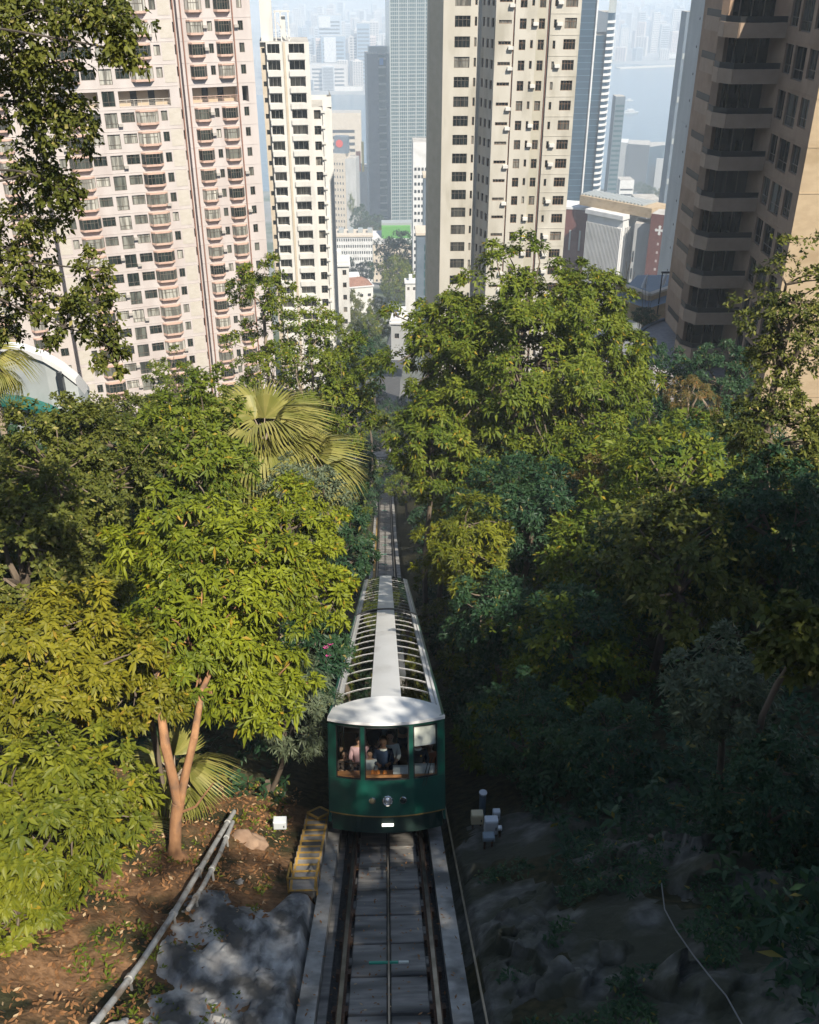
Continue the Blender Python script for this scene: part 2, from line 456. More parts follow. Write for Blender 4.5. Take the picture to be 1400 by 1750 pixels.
tram = empty('funicular_tram', (TX, TRAM_Y, zt(TRAM_Y)), label='long green tram with white glazed roof climbing the track, passengers behind its front windows', cat='tram')
tram.rotation_euler = (-SLOPE, 0, 0)
HW = 1.31
def fy(x): return -0.46 * (1 - (x / HW) ** 2)             # the bowed front
def rz_(x): return 2.83 + 0.27 * (1 - (x / HW) ** 2)      # the arched roof
def bowed(x0, x1, z0, z1, off, th, m=0, n=8, b=None):
    b = b or MB()
    xs = [x0 + (x1 - x0) * i / n for i in range(n + 1)]
    vs = []
    for x in xs:
        y = fy(x) - off
        vs += [(x, y, z0), (x, y, z1), (x, y + th, z1), (x, y + th, z0)]
    fs = []
    for i in range(n):
        a = 4 * i
        fs += [(a, a + 4, a + 5, a + 1), (a + 1, a + 5, a + 6, a + 2), (a + 2, a + 6, a + 7, a + 3), (a + 3, a + 7, a + 4, a)]
    fs += [(0, 1, 2, 3), (4 * n + 3, 4 * n + 2, 4 * n + 1, 4 * n)]
    return b.add(vs, fs, m)
fp = bowed(-HW, HW, 0.70, 1.50, 0, 0.06, n=18).build('front_panel', M_GREEN, tram, smooth=True)
bowed(-HW, HW, 0.678, 0.70, 0.012, 0.06, n=18).build('gold_line', M_GOLD, fp)
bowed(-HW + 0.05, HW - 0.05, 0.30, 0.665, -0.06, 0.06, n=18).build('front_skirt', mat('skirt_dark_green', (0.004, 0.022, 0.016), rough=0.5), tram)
WIN = [(-1.155, -0.585), (-0.50, 0.51), (0.60, 1.165)]
edges = [-HW] + [v for w in WIN for v in w] + [HW]
for k in range(0, len(edges), 2):
    bowed(edges[k], edges[k + 1], 1.503, 2.70, 0, 0.07, n=3).build('window_pillar', M_GREEN, tram)
hd = bowed(-HW, HW, 2.703, 2.86, 0, 0.07, n=18).build('header_panel', M_GREEN, tram, smooth=True)
bowed(-HW, HW, 2.80, 2.825, 0.008, 0.03, n=18).build('gold_line', M_GOLD, hd)
for (a, c) in WIN:
    w = bowed(a + 0.03, c - 0.03, 1.535, 2.67, -0.025, 0.012, n=6).build('front_window', M_TGLASS, tram)
    g = MB()
    bowed(a + .002, c - .002, 1.505, 1.535, 0.006, 0.05, n=6, b=g); bowed(a + .002, c - .002, 2.67, 2.698, 0.006, 0.05, n=6, b=g)
    bowed(a + .002, a + 0.03, 1.535, 2.67, 0.006, 0.05, n=1, b=g); bowed(c - 0.03, c - .002, 1.535, 2.67, 0.006, 0.05, n=1, b=g)
    g.build('gasket', M_BLACK, w)
# lamps
def ring(name, x, z, r, m1, m2):
    o = MB(); n = 20; y = fy(x)
    def disc(b, rr, y0, y1, m): b.tube([(x, y0, z), (x, y1, z)], rr, n, m)
    t = MB()
    prof = [(r, 0.02), (r * 1.02, -0.03), (r * 0.86, -0.045), (r * 0.72, -0.03), (r * 0.66, -0.01)]
    for (pr, py) in prof:
        for j in range(n):
            a = 2 * math.pi * j / n; t.v.append((x + pr * math.cos(a), y + py, z + pr * math.sin(a)))
    for i in range(len(prof) - 1):
        for j in range(n):
            t.f.append((i * n + j, i * n + (j + 1) % n, (i + 1) * n + (j + 1) % n, (i + 1) * n + j)); t.m.append(0)
    h = t.build(name, m1, tram, smooth=True)
    l = MB(); l.tube([(x, y + 0.0, z), (x, y - 0.012, z), (x, y - 0.022, z)], [r * 0.66, r * 0.5, r * 0.05], n); l.build('lens', m2, h, smooth=True)
    return h
ring('headlight', -0.335, 1.05, 0.075, M_CHROME, mat('amber_lens', (0.55, 0.42, 0.2), rough=0.15))
ring('headlight', 0.01, 1.05, 0.115, M_CHROME, mat('clear_lens', (0.75, 0.75, 0.72), rough=0.1, metal=0.7))
ring('headlight', 0.355, 1.05, 0.08, M_CHROME, mat('dark_lens', (0.03, 0.03, 0.025), rough=0.15))
bb = MB(); bb.box(-0.125, 0.135, fy(0) - 0.02, fy(0) + 0.06, 0.475, 0.515); bb.build('light_strip', glow('lit_white_strip', (1.0, 0.94, 0.82), 1.6), tram)
# wipers
for dx in (0.0, 0.07):
    wb = MB(); wb.tube([(0.80 + dx, fy(0.8) - 0.03, 1.33), (0.90 + dx, fy(0.9) - 0.04, 1.72)], 0.007, 5); wb.tube([(0.86 + dx, fy(.9) - 0.035, 1.60), (0.97 + dx, fy(.95) - 0.035, 1.95)], 0.009, 5); wb.build('wiper', M_BLACK, tram)
# roof
def roof_piece(x0, x1, y0, y1, off, th, n=4, b=None, m=0, bow=False):
    b = b or MB(); vs = []; fs = []
    for i in range(n + 1):
        x = x0 + (x1 - x0) * i / n
        z = rz_(x) + off
        ya = y0 + (fy(x) if bow else 0)
        zl = (2.845 + off - 0.03 * (1 - (x / HW) ** 2)) if bow else z
        vs += [(x, ya, zl), (x, y1, z), (x, y1, z - th), (x, ya, zl - th * 0.7)]
    for i in range(n):
        a = 4 * i
        fs += [(a, a + 4, a + 5, a + 1), (a + 1, a + 5, a + 6, a + 2), (a + 2, a + 6, a + 7, a + 3), (a + 3, a + 7, a + 4, a)]
    fs += [(0, 1, 2, 3), (4 * n + 3, 4 * n + 2, 4 * n + 1, 4 * n)]
    return b.add(vs, fs, m)
rib_l = roof_piece(-1.085, -0.365, -0.016, 0.016, -0.004, 0.010).mesh('rib', M_TWHITE)
rib_r = roof_piece(0.365, 1.085, -0.016, 0.016, -0.004, 0.010).mesh('rib', M_TWHITE)
pane_l = roof_piece(-1.08, -0.37, 0.03, 1.385, -0.02, 0.012).mesh('skylight_pane', M_SKYGL)
pane_r = roof_piece(0.37, 1.08, 0.03, 1.385, -0.02, 0.012).mesh('skylight_pane', M_SKYGL)
side_win = MB(); side_win.box(-0.006, 0.006, 0.05, 1.75, 1.45, 2.52); side_win = side_win.mesh('side_window', M_TGLASS)
side_pil = MB(); side_pil.box(-0.03, 0.03, -0.05, 0.05, 1.40, 2.60); side_pil = side_pil.mesh('side_pillar', M_GREEN)
seat_me = MB().box(-.43, .43, 0, 0.46, 1.25, 1.38).box(-.43, .43, 0.463, 0.56, 1.25, 1.98).box(-.38, .38, 0.1, 0.42, 0.92, 1.249).mesh('bench', M_SEAT)
def car(y0, y1, first):
    hood = 1.0 if first else 0.35
    roof_piece(-HW - 0.03, HW + 0.03, -0.16 if first else y0, y0 + hood, 0.02, 0.09, n=20, bow=first).build('roof_hood', M_TWHITE, tram, smooth=True)
    roof_piece(-0.362, 0.362, y0 + hood, y1, 0.016, 0.08, n=6).build('roof_band', M_TWHITE, tram, smooth=True)
    for s in (-1, 1):
        roof_piece(s * 1.088, s * (HW + 0.03), y0 + hood, y1, 0.016, 0.09, n=3).build('roof_edge', M_TWHITE, tram)
        g = MB(); g.box(s * 1.20 - 0.012, s * 1.20 + 0.012, y0 + hood, y1 - 0.1, 2.88, 2.915); g.build('gutter', mat('gutter_grey', (0.35, 0.34, 0.31), rough=0.5), tram)
        sw = MB(); sw.box(s * HW - 0.03, s * HW + 0.03, y0 + (0.05 if first else 0), y1, 0.45, 1.40); sw.box(s * HW - 0.03, s * HW + 0.03, y0 + 0.05, y1, 2.60, 2.86); sw.build('side_panel', M_GREEN, tram)
        yy = y0 + 0.1
        while yy < y1 - 0.5:
            put('side_pillar', side_pil, tram, (s * HW, yy, 0))
            if yy + 1.85 < y1: put('side_window', side_win, tram, (s * HW, yy, 0))
            yy += 1.8
    yy = y0 + hood
    while yy < y1 - 0.3:
        put('rib', rib_l, tram, (0, yy, 0)); put('rib', rib_r, tram, (0, yy, 0))
        if yy + 1.40 < y1:
            put('skylight_pane', pane_l, tram, (0, yy, 0)); put('skylight_pane', pane_r, tram, (0, yy, 0))
        yy += 1.41
    fl = MB(); fl.box(-HW + .04, HW - .04, y0 + 0.0, y1, 0.80, 0.92); fl.build('floor', M_FLOORT, tram)
    un = MB(); un.box(-0.95, 0.95, y0 + 0.5, y1 - 0.2, 0.2, 0.42)
    un.build('underframe', M_BLACK, tram)
    for q in (0.18, 0.80):
        for s in (-1, 1):
            w = MB(); yc = y0 + (y1 - y0) * q
            w.tube([(s * 0.70, yc, 0.26), (s * 0.82, yc, 0.26)], 0.26, 16); w.build('wheel', M_RUST, tram)
    k = 0; yy = y0 + 1.7
    while yy < y1 - 1:
        put('bench', seat_me, tram, (-.75, yy, 0)); put('bench', seat_me, tram, (.75, yy, 0)); yy += 1.15
car(0.0, 19.7, True)
car(20.05, 38.8, False)
gw = MB()
roof_piece(-HW - 0.06, HW + 0.06, 19.70, 20.05, 0.05, 0.10, n=16, b=gw)
for s in (-1, 1): gw.box(s * (HW + .01) - 0.05, s * (HW + .01) + 0.05, 19.7, 20.05, 0.45, 2.86)
gw.build('gangway_bellows', M_BLACK, tram)
eb = MB(); eb.box(-HW, HW, 38.75, 38.82, 0.45, 2.86); eb.build('end_panel', M_GREEN, tram)
# console, cabinets, blind, grab poles
cs = MB(); cs.box(-1.2, 1.2, 0.0, 0.42, 1.44, 1.50); cs.box(-1.2, 1.2, 0.30, 0.40, 0.92, 1.44); cs.build('console', M_WOOD, tram)
bx = MB(); bx.box(0.14, 0.50, 0.06, 0.24, 1.503, 1.66); bx.build('control_cabinet', M_GREYBOX, tram)
bx = MB(); bx.box(0.60, 1.10, 0.06, 0.24, 1.503, 1.69); bx.build('control_cabinet', M_GREYBOX, tram)
bl = bowed(0.62, 1.12, 2.22, 2.68, -0.05, 0.01, n=4).build('roller_blind', mat('blind_cloth', (0.74, 0.71, 0.66), rough=0.8), tram)
for (x, yy) in ((0.25, 1.2), (-1.05, 1.5), (0.25, 3.6), (-0.28, 5.0)):
    p = MB(); p.tube([(x, yy, 0.92), (x, yy, 2.85)], 0.018, 8); p.build('grab_pole', M_CHROME, tram)
r = MB(); r.tube([(-1.1, 0.62, 1.62), (-0.62, 0.62, 1.62)], 0.016, 6); r.tube([(-.86, .62, 1.62), (-.86, .62, 1.5)], 0.012, 6); r.build('hand_rail', M_CHROME, tram)
fd = MB()
for (fx, fz) in ((-0.33, 0.02), (-0.27, 0.0), (-0.21, 0.025), (-0.05, 0.01)):
    fd.tube([(fx, 0.12, 1.50), (fx, 0.12, 1.545 + fz), (fx, 0.12, 1.575 + fz)], [0.05, 0.045, 0.01], 8)
tag(fd.build('fruit', mat('orange_peel', (0.62, 0.20, 0.04), rough=0.5), tram))

# passengers: one continuous skinned body each, clothes and hair on top
def skin_mesh(name, verts, edges, m, parent, root=0, sub=1):
    me = bpy.data.meshes.new(name)
    me.from_pydata([v[:3] for v in verts], edges, [])
    me.materials.append(m)
    o = put(name, me, parent)
    o.modifiers.new('skin', 'SKIN').use_smooth_shade = True
    for i, v in enumerate(verts):
        sv = me.skin_vertices[0].data[i]; sv.radius = (v[3], v[4] if len(v) > 4 else v[3]); sv.use_root = (i == root)
    sb = o.modifiers.new('round', 'SUBSURF'); sb.levels = sub; sb.render_levels = sub
    return o

def person(loc, label, shirt, skin=(0.42, 0.24, 0.16), hair=(0.012, 0.009, 0.008), long_hair=False, trousers=(0.03, 0.035, 0.06), sc=1.0, stand=False, turn=0.0, reach=0.0, extra=None):
    root = empty('person', loc, turn, label=label, cat='person', group='passengers on the tram')
    root.rotation_euler = (-SLOPE * 0.72, 0, turn)
    root.scale = (sc,) * 3
    k = '%.2f%.2f%.2f' % tuple(skin); ms = mat('skin_' + k, skin, rough=0.55)
    msh = mat('shirt_%.2f%.2f%.2f' % tuple(shirt), shirt, rough=0.85); mtr = mat('cloth_%.2f%.2f%.2f' % tuple(trousers), trousers, rough=0.85)
    mh = mat('hair_%.3f%.3f' % hair[:2], hair, rough=0.5)
    V = [(0, 0, 0, .14, .11), (0, .02, .22, .135, .10), (0, .02, .40, .15, .10), (0, .01, .52, .055), (0, -.005, .60, .062), (0, -.015, .68, .088, .095), (0, -.01, .76, .078, .085), (0, -.005, .80, .045)]
    E_ = [(i, i + 1) for i in range(7)]
    def chain(start, pts):
        p = start
        for q in pts:
            V.append(q); E_.append((p, len(V) - 1)); p = len(V) - 1
        return p
    chain(5, [(0, -.112, .672, .016)])                                     # nose
    for s in (-1, 1):
        chain(5, [(s * .092, 0, .675, .015)])                              # ears
        if stand: leg = [(s * .09, 0, -.05, .09), (s * .10, -.01, -.45, .065), (s * .10, .01, -.84, .045), (s * .10, -.12, -.88, .04)]
        else: leg = [(s * .09, 0, -.03, .09), (s * .11, -.40, .0, .068), (s * .11, -.42, -.40, .045), (s * .11, -.54, -.44, .04)]
        chain(0, leg)
        w = chain(2, [(s * .175, .02, .455, .062), (s * .22, -.04, .21, .048), (s * (.13 - .04 * reach), -.24 - .05 * reach, .16 + .2 * reach, .034), (s * (.11 - .04 * reach), -.31 - .05 * reach, .17 + .22 * reach, .034, .022)])
        wp = V[w]
        for f in range(5):                                                # four fingers and the thumb
            if f < 4: q = [(wp[0] + s * (.027 - .018 * f), wp[1] - .05, wp[2] + .005, .009), (wp[0] + s * (.027 - .018 * f), wp[1] - .085 + .006 * abs(f - 1.5), wp[2] - .02, .008)]
            else: q = [(wp[0] - s * .045, wp[1] + .0, wp[2] + .01, .010), (wp[0] - s * .055, wp[1] - .04, wp[2], .009)]
            chain(w, q)
    body = skin_mesh('body', V, E_, ms, root)
    g = 1.13
    T = [(0, 0, .02, .15, .125), (0, .02, .22, .15, .115), (0, .02, .40, .165, .115), (0, .012, .495, .075)]
    TE = [(0, 1), (1, 2), (2, 3)]
    for s in (-1, 1):
        b = len(T)
        T += [(s * .178, .02, .455, .075), (s * .222, -.04, .21, .06), (s * (.15 - .04 * reach), -.20 - .05 * reach, .165 + .17 * reach, .046)]
        TE += [(2, b), (b, b + 1), (b + 1, b + 2)]
    skin_mesh('shirt', T, TE, msh, root)
    Q = [(0, 0, -.02, .155, .125)]; QE = []
    for s in (-1, 1):
        b = len(Q)
        if stand: Q += [(s * .09, 0, -.07, .105), (s * .10, -.01, -.45, .08), (s * .10, .01, -.80, .062)]
        else: Q += [(s * .09, -.02, -.03, .105), (s * .11, -.40, .0, .082), (s * .11, -.42, -.36, .062)]
        QE += [(0, b), (b, b + 1), (b + 1, b + 2)]
    skin_mesh('trousers', Q, QE, mtr, root)
    h = MB(); n = 12
    rows = [(0.0, .835), (.055, .825), (.088, .79), (.102, .74), (.104, .69)] + ([(.10, .62), (.10, .54), (.085, .46)] if long_hair else [(.092, .635)])
    for (r, z) in rows:
        for j in range(n):
            a = 2 * math.pi * j / n
            x, y = math.sin(a), math.cos(a)
            front = max(0.0, -y)
            zz = z + (0.075 * front if z < .78 else 0) + (0.10 * front if z < .70 else 0) + (.2 * front if z < .6 else 0)
            h.v.append((x * r, y * r * 1.08 + .006, min(zz, .80) if z < .8 else zz))
    for i in range(len(rows) - 1):
        for j in range(n):
            h.f.append((i * n + j, i * n + (j + 1) % n, (i + 1) * n + (j + 1) % n, (i + 1) * n + j)); h.m.append(0)
    h.build('hair', mh, root, smooth=True)
    for s in (-1, 1):
        e = MB(); e.tube([(s * .034, -.098, .690), (s * .034, -.108, .690)], [.012, .009], 6); e.build('eye', mat('eye_dark', (0.01, 0.008, 0.006), rough=0.2), root)
    mo = MB(); mo.box(-.024, .024, -.102, -.094, .628, .637); mo.build('mouth', mat('lip', (0.25, 0.08, 0.07), rough=0.5), root)
    if extra: extra(root)
    return root

bpy.context.view_layer.update()
TM = Matrix.Translation(tram.location) @ Matrix.Rotation(-SLOPE, 4, 'X')
def tl(x, y, z): return TM @ Vector((x, y, z))
def shades(root):
    g = MB(); g.box(-.085, -.008, -.118, -.104, .668, .706); g.box(.008, .085, -.118, -.104, .668, .706); g.box(-.01, .01, -.116, -.106, .69, .70); g.build('sunglasses', M_BLACK, root)
def badge(root):
    g = MB(); g.box(.05, .09, -.105, -.098, .36, .40); g.build('badge', mat('badge_gold', (0.6, 0.35, 0.05), rough=0.4), root)
    g = MB(); g.tube([(0, 0, .50), (0, .0, .535)], .085, 12); g.build('collar', mat('collar_white', (0.7, 0.7, 0.68), rough=0.8), root)
def collar(root):
    g = MB(); g.tube([(0, 0, .485), (0, .0, .52)], .092, 12); g.build('collar', mat('collar_white', (0.7, 0.7, 0.68), rough=0.8), root)
def cap(root):
    g = MB(); g.tube([(0, 0, .72), (0, 0, .80), (0, 0, .86)], [.112, .11, .05], 12); g.box(-.08, .08, -.19, -.08, .73, .745); g.build('cap', mat('orange_cap', (0.62, 0.16, 0.03), rough=0.8), root)
ZS = 1.40
person(tl(0.74, 0.78, ZS), 'driver in dark navy uniform with gold badge behind the white blind', (0.012, 0.015, 0.022), reach=0.4, extra=badge)
person(tl(-0.08, 0.95, ZS - .02), 'person in navy jumper with white collar sitting behind the middle front window', (0.012, 0.025, 0.06), skin=(0.16, 0.085, 0.055), extra=collar, reach=0.3)
person(tl(-0.40, 0.85, ZS - .10), 'small child in white shirt beside the fruit on the tram console', (0.55, 0.56, 0.57), sc=0.72)
person(tl(-0.35, 2.05, ZS + .22), 'person in black top wearing sunglasses, second row of the tram', (0.015, 0.015, 0.017), long_hair=True, extra=shades)
person(tl(-0.66, 1.35, ZS - .05), 'person in pale pink shirt behind the tram front pillar', (0.55, 0.33, 0.36), long_hair=True)
person(tl(-0.99, 0.80, ZS - .12), 'child in dark jacket leaning on the rail at the narrow tram window', (0.05, 0.035, 0.03), sc=0.78, reach=0.6)
person(tl(0.42, 2.2, 1.84), 'standing person in grey jacket and orange cap inside the tram', (0.10, 0.11, 0.12), stand=True, extra=cap)
person(tl(1.04, 1.30, ZS - .15), 'person in rust orange top low in the tram corner under the blind', (0.40, 0.12, 0.05), sc=0.9)
person(tl(-0.15, 2.3, ZS + .20), 'person in pale blue shirt beside the one in sunglasses', (0.18, 0.27, 0.36))
person(tl(0.08, 1.25, ZS + .02), 'person in pale shirt half hidden behind the navy jumper', (0.6, 0.6, 0.58))

# ------------------------------------------------------------------ buildings
def frame2(a, b):
    d = Vector((b[0] - a[0], b[1] - a[1])); L = d.length; d /= L
    return d, Vector((d.y, -d.x)), L

def wallrun(b, p0, p1, z0, nst, sh, cols, depth=0.22, m=0, pick=None, mrev=None, out=None, lip=None, mlip=0):
    """a wall from p0 to p1 (outside on the right hand) with real openings; returns the openings"""
    d, n, L = frame2(p0, p1)
    P = lambda u, z, i=0.0: (p0[0] + d.x * u - n.x * i, p0[1] + d.y * u - n.y * i, z)
    ops = []
    for s in range(nst):
        cc = [c for c in cols] if pick is None else pick(s, cols)
        zb = z0 + s * sh
        us = sorted({0.0, L} | {c[0] for c in cc} | {c[1] for c in cc})
        zs = sorted({0.0, sh} | {c[2] for c in cc} | {c[3] for c in cc})
        for i in range(len(us) - 1):
            run = None
            for j in range(len(zs) - 1):
                um, zm = (us[i] + us[i + 1]) / 2, (zs[j] + zs[j + 1]) / 2
                hole = any(c[0] < um < c[1] and c[2] < zm < c[3] for c in cc)
                if not hole:
                    run = (zs[j] if run is None else run[0], zs[j + 1]) if run is not None else (zs[j], zs[j + 1])
                if (hole or j == len(zs) - 2) and run is not None:
                    b.quad(P(us[i], zb + run[0]), P(us[i + 1], zb + run[0]), P(us[i + 1], zb + run[1]), P(us[i], zb + run[1]), m); run = None
        for ci, c in enumerate(cc):
            u0, u1, a, e = c[:4]; dp = c[5] if len(c) > 5 else depth
            mr = m if mrev is None else mrev
            b.quad(P(u0, zb + a), P(u0, zb + e), P(u0, zb + e, dp), P(u0, zb + a, dp), mr)
            b.quad(P(u1, zb + a), P(u1, zb + a, dp), P(u1, zb + e, dp), P(u1, zb + e), mr)
            b.quad(P(u0, zb + a), P(u0, zb + a, dp), P(u1, zb + a, dp), P(u1, zb + a), mr)
            b.quad(P(u0, zb + e), P(u1, zb + e), P(u1, zb + e, dp), P(u0, zb + e, dp), mr)
            ops.append((s, c[4] if len(c) > 4 else 'window', P((u0 + u1) / 2, zb + a), u1 - u0, e - a, math.atan2(d.y, d.x), dp))
    if lip:
        for s in range(nst + 1):
            zb = z0 + s * sh + lip[0]
            a0, a1 = P(0, zb, -lip[2]), P(L, zb, -lip[2])
            b.quad(a0, a1, P(L, zb + lip[1], -lip[2]), P(0, zb + lip[1], -lip[2]), mlip)
            b.quad(P(0, zb), P(L, zb), a1, a0, mlip)
            b.quad(P(0, zb + lip[1], -lip[2]), P(L, zb + lip[1], -lip[2]), P(L, zb + lip[1]), P(0, zb + lip[1]), mlip)
    return ops

_wm = {}
def window_mesh(w, h, dp, mats, nv=1, tr=None, fw=0.06):
    key = (round(w, 2), round(h, 2), round(dp, 2), nv, tr, mats[0].name, mats[1].name)
    if key in _wm: return _wm[key]
    b = MB(); y0, y1 = dp - 0.09, dp - 0.02
    e = 0.002
    b.box(-w / 2 + e, w / 2 - e, y0, y1, e, fw); b.box(-w / 2 + e, w / 2 - e, y0, y1, h - fw, h - e)
    b.box(-w / 2 + e, -w / 2 + fw, y0, y1, fw, h - fw); b.box(w / 2 - fw, w / 2 - e, y0, y1, fw, h - fw)
    for i in range(1, nv + 1):
        x = -w / 2 + w * i / (nv + 1); b.box(x - fw * .4, x + fw * .4, y0, y1, fw, h - fw)
    if tr: b.box(-w / 2 + fw, w / 2 - fw, y0 + .004, y1 - .004, h * tr - fw * .4, h * tr + fw * .4)
    b.quad((-w / 2, dp - .03, 0), (w / 2, dp - .03, 0), (w / 2, dp - .03, h), (-w / 2, dp - .03, h), 1)
    _wm[key] = b.mesh('window', list(mats))
    return _wm[key]

def put_windows(root, ops, mats, styles=None, name='window', only=None):
    for (s, kind, loc, w, h, rz, dp) in ops:
        if only and kind not in only: continue
        st = (styles or {}).get(kind, {})
        put(st.get('name', name), window_mesh(w, h, dp, st.get('mats', mats), st.get('nv', 1), st.get('tr')), root, loc, rz)

def site(px, py, Y, z=None):
    p = at(px, py, Y)
    return Vector((p.x, p.y, p.z if z is None else z))

def span(pa, pb, z):
    """origin, heading and length of a facade whose ends are seen at pa=(px,py,Y) and pb"""
    a, b = at(*pa), at(*pb)
    d = b - a
    return Vector((a.x, a.y, z)), math.atan2(d.y, d.x), math.hypot(d.x, d.y)

M_PINK = mat('pink_mosaic_wall', (0.456, 0.408, 0.378), (0.499, 0.447, 0.417), scale=0.7, rough=0.8, c3=(0.421, 0.361, 0.331), scale3=0.25, stretch=(1, 1, 0.35))
M_PINKTRIM = mat('rose_trim', (0.47, 0.31, 0.24), (0.52, 0.36, 0.28), scale=2, rough=0.7)
M_CREAM = mat('cream_tile_panel', (0.439, 0.396, 0.331), (0.482, 0.439, 0.378), scale=1.2, rough=0.7, stretch=(1, 1, 2))
M_FRAME = mat('bronze_window_frame', (0.16, 0.13, 0.10), rough=0.4, metal=0.3)
M_WFRAME = mat('white_window_frame', (0.62, 0.60, 0.55), rough=0.5)
M_GLS = glass_room('apartment_glass', (0.018, 0.026, 0.022), (0.46, 0.44, 0.38), 0.36, third=(0.14, 0.145, 0.12))
M_GLSD = glass_room('dark_apartment_glass', (0.012, 0.016, 0.015), (0.20, 0.19, 0.16), 0.72)
M_GLSM = glass_room('balcony_glass', (0.014, 0.018, 0.016), (0.34, 0.32, 0.27), 0.55, third=(0.07, 0.075, 0.065))
M_DARKIN = mat('dark_interior', (0.014, 0.014, 0.013), rough=0.9)
M_ROOF = mat('flat_roof', (0.30, 0.28, 0.25), (0.40, 0.38, 0.34), scale=0.3, rough=0.9)
M_DRAIN = mat('brown_drainpipe', (0.26, 0.13, 0.09), rough=0.6)

def bay_mesh(w, h, p, c, mats):
    """projecting bay window: sill, glazed band with mullions, head"""
    key = ('bay', w, h, p, mats[0].name)
    if key in _wm: return _wm[key]
    b = MB()
    def pl(e): return [(-w / 2 - e, -0.004), (-w / 2 + c - e * .3, -p - e), (w / 2 - c + e * .3, -p - e), (w / 2 + e, -0.004)]
    def ring_(e, z0, z1, m): b.prism(pl(e)[::1], z0, z1, m)
    ring_(0.05, 0.0, 0.30, 0); ring_(0.05, h - 0.22, h, 0)
    pts = pl(-0.04)
    for i in range(3):
        a, q = pts[i], pts[i + 1]
        b.quad((a[0], a[1], .30), (q[0], q[1], .30), (q[0], q[1], h - .22), (a[0], a[1], h - .22), 2)
    for i in range(4):
        b.box(pl(0)[i][0] - .035, pl(0)[i][0] + .035, pl(0)[i][1] - 0.01, pl(0)[i][1] + .05, .30, h - .22, 1)
    for k in (1, 2, 3):
        x = (-w / 2 + c) + (w - 2 * c) * k / 4; b.box(x - .025, x + .025, -p - .0, -p + .05, .30, h - .22, 1)
    b.box(-w / 2 + c, w / 2 - c, -p - .004, -p + .045, h * .62, h * .62 + .05, 1)
    _wm[key] = b.mesh('bay_window', list(mats))
    return _wm[key]

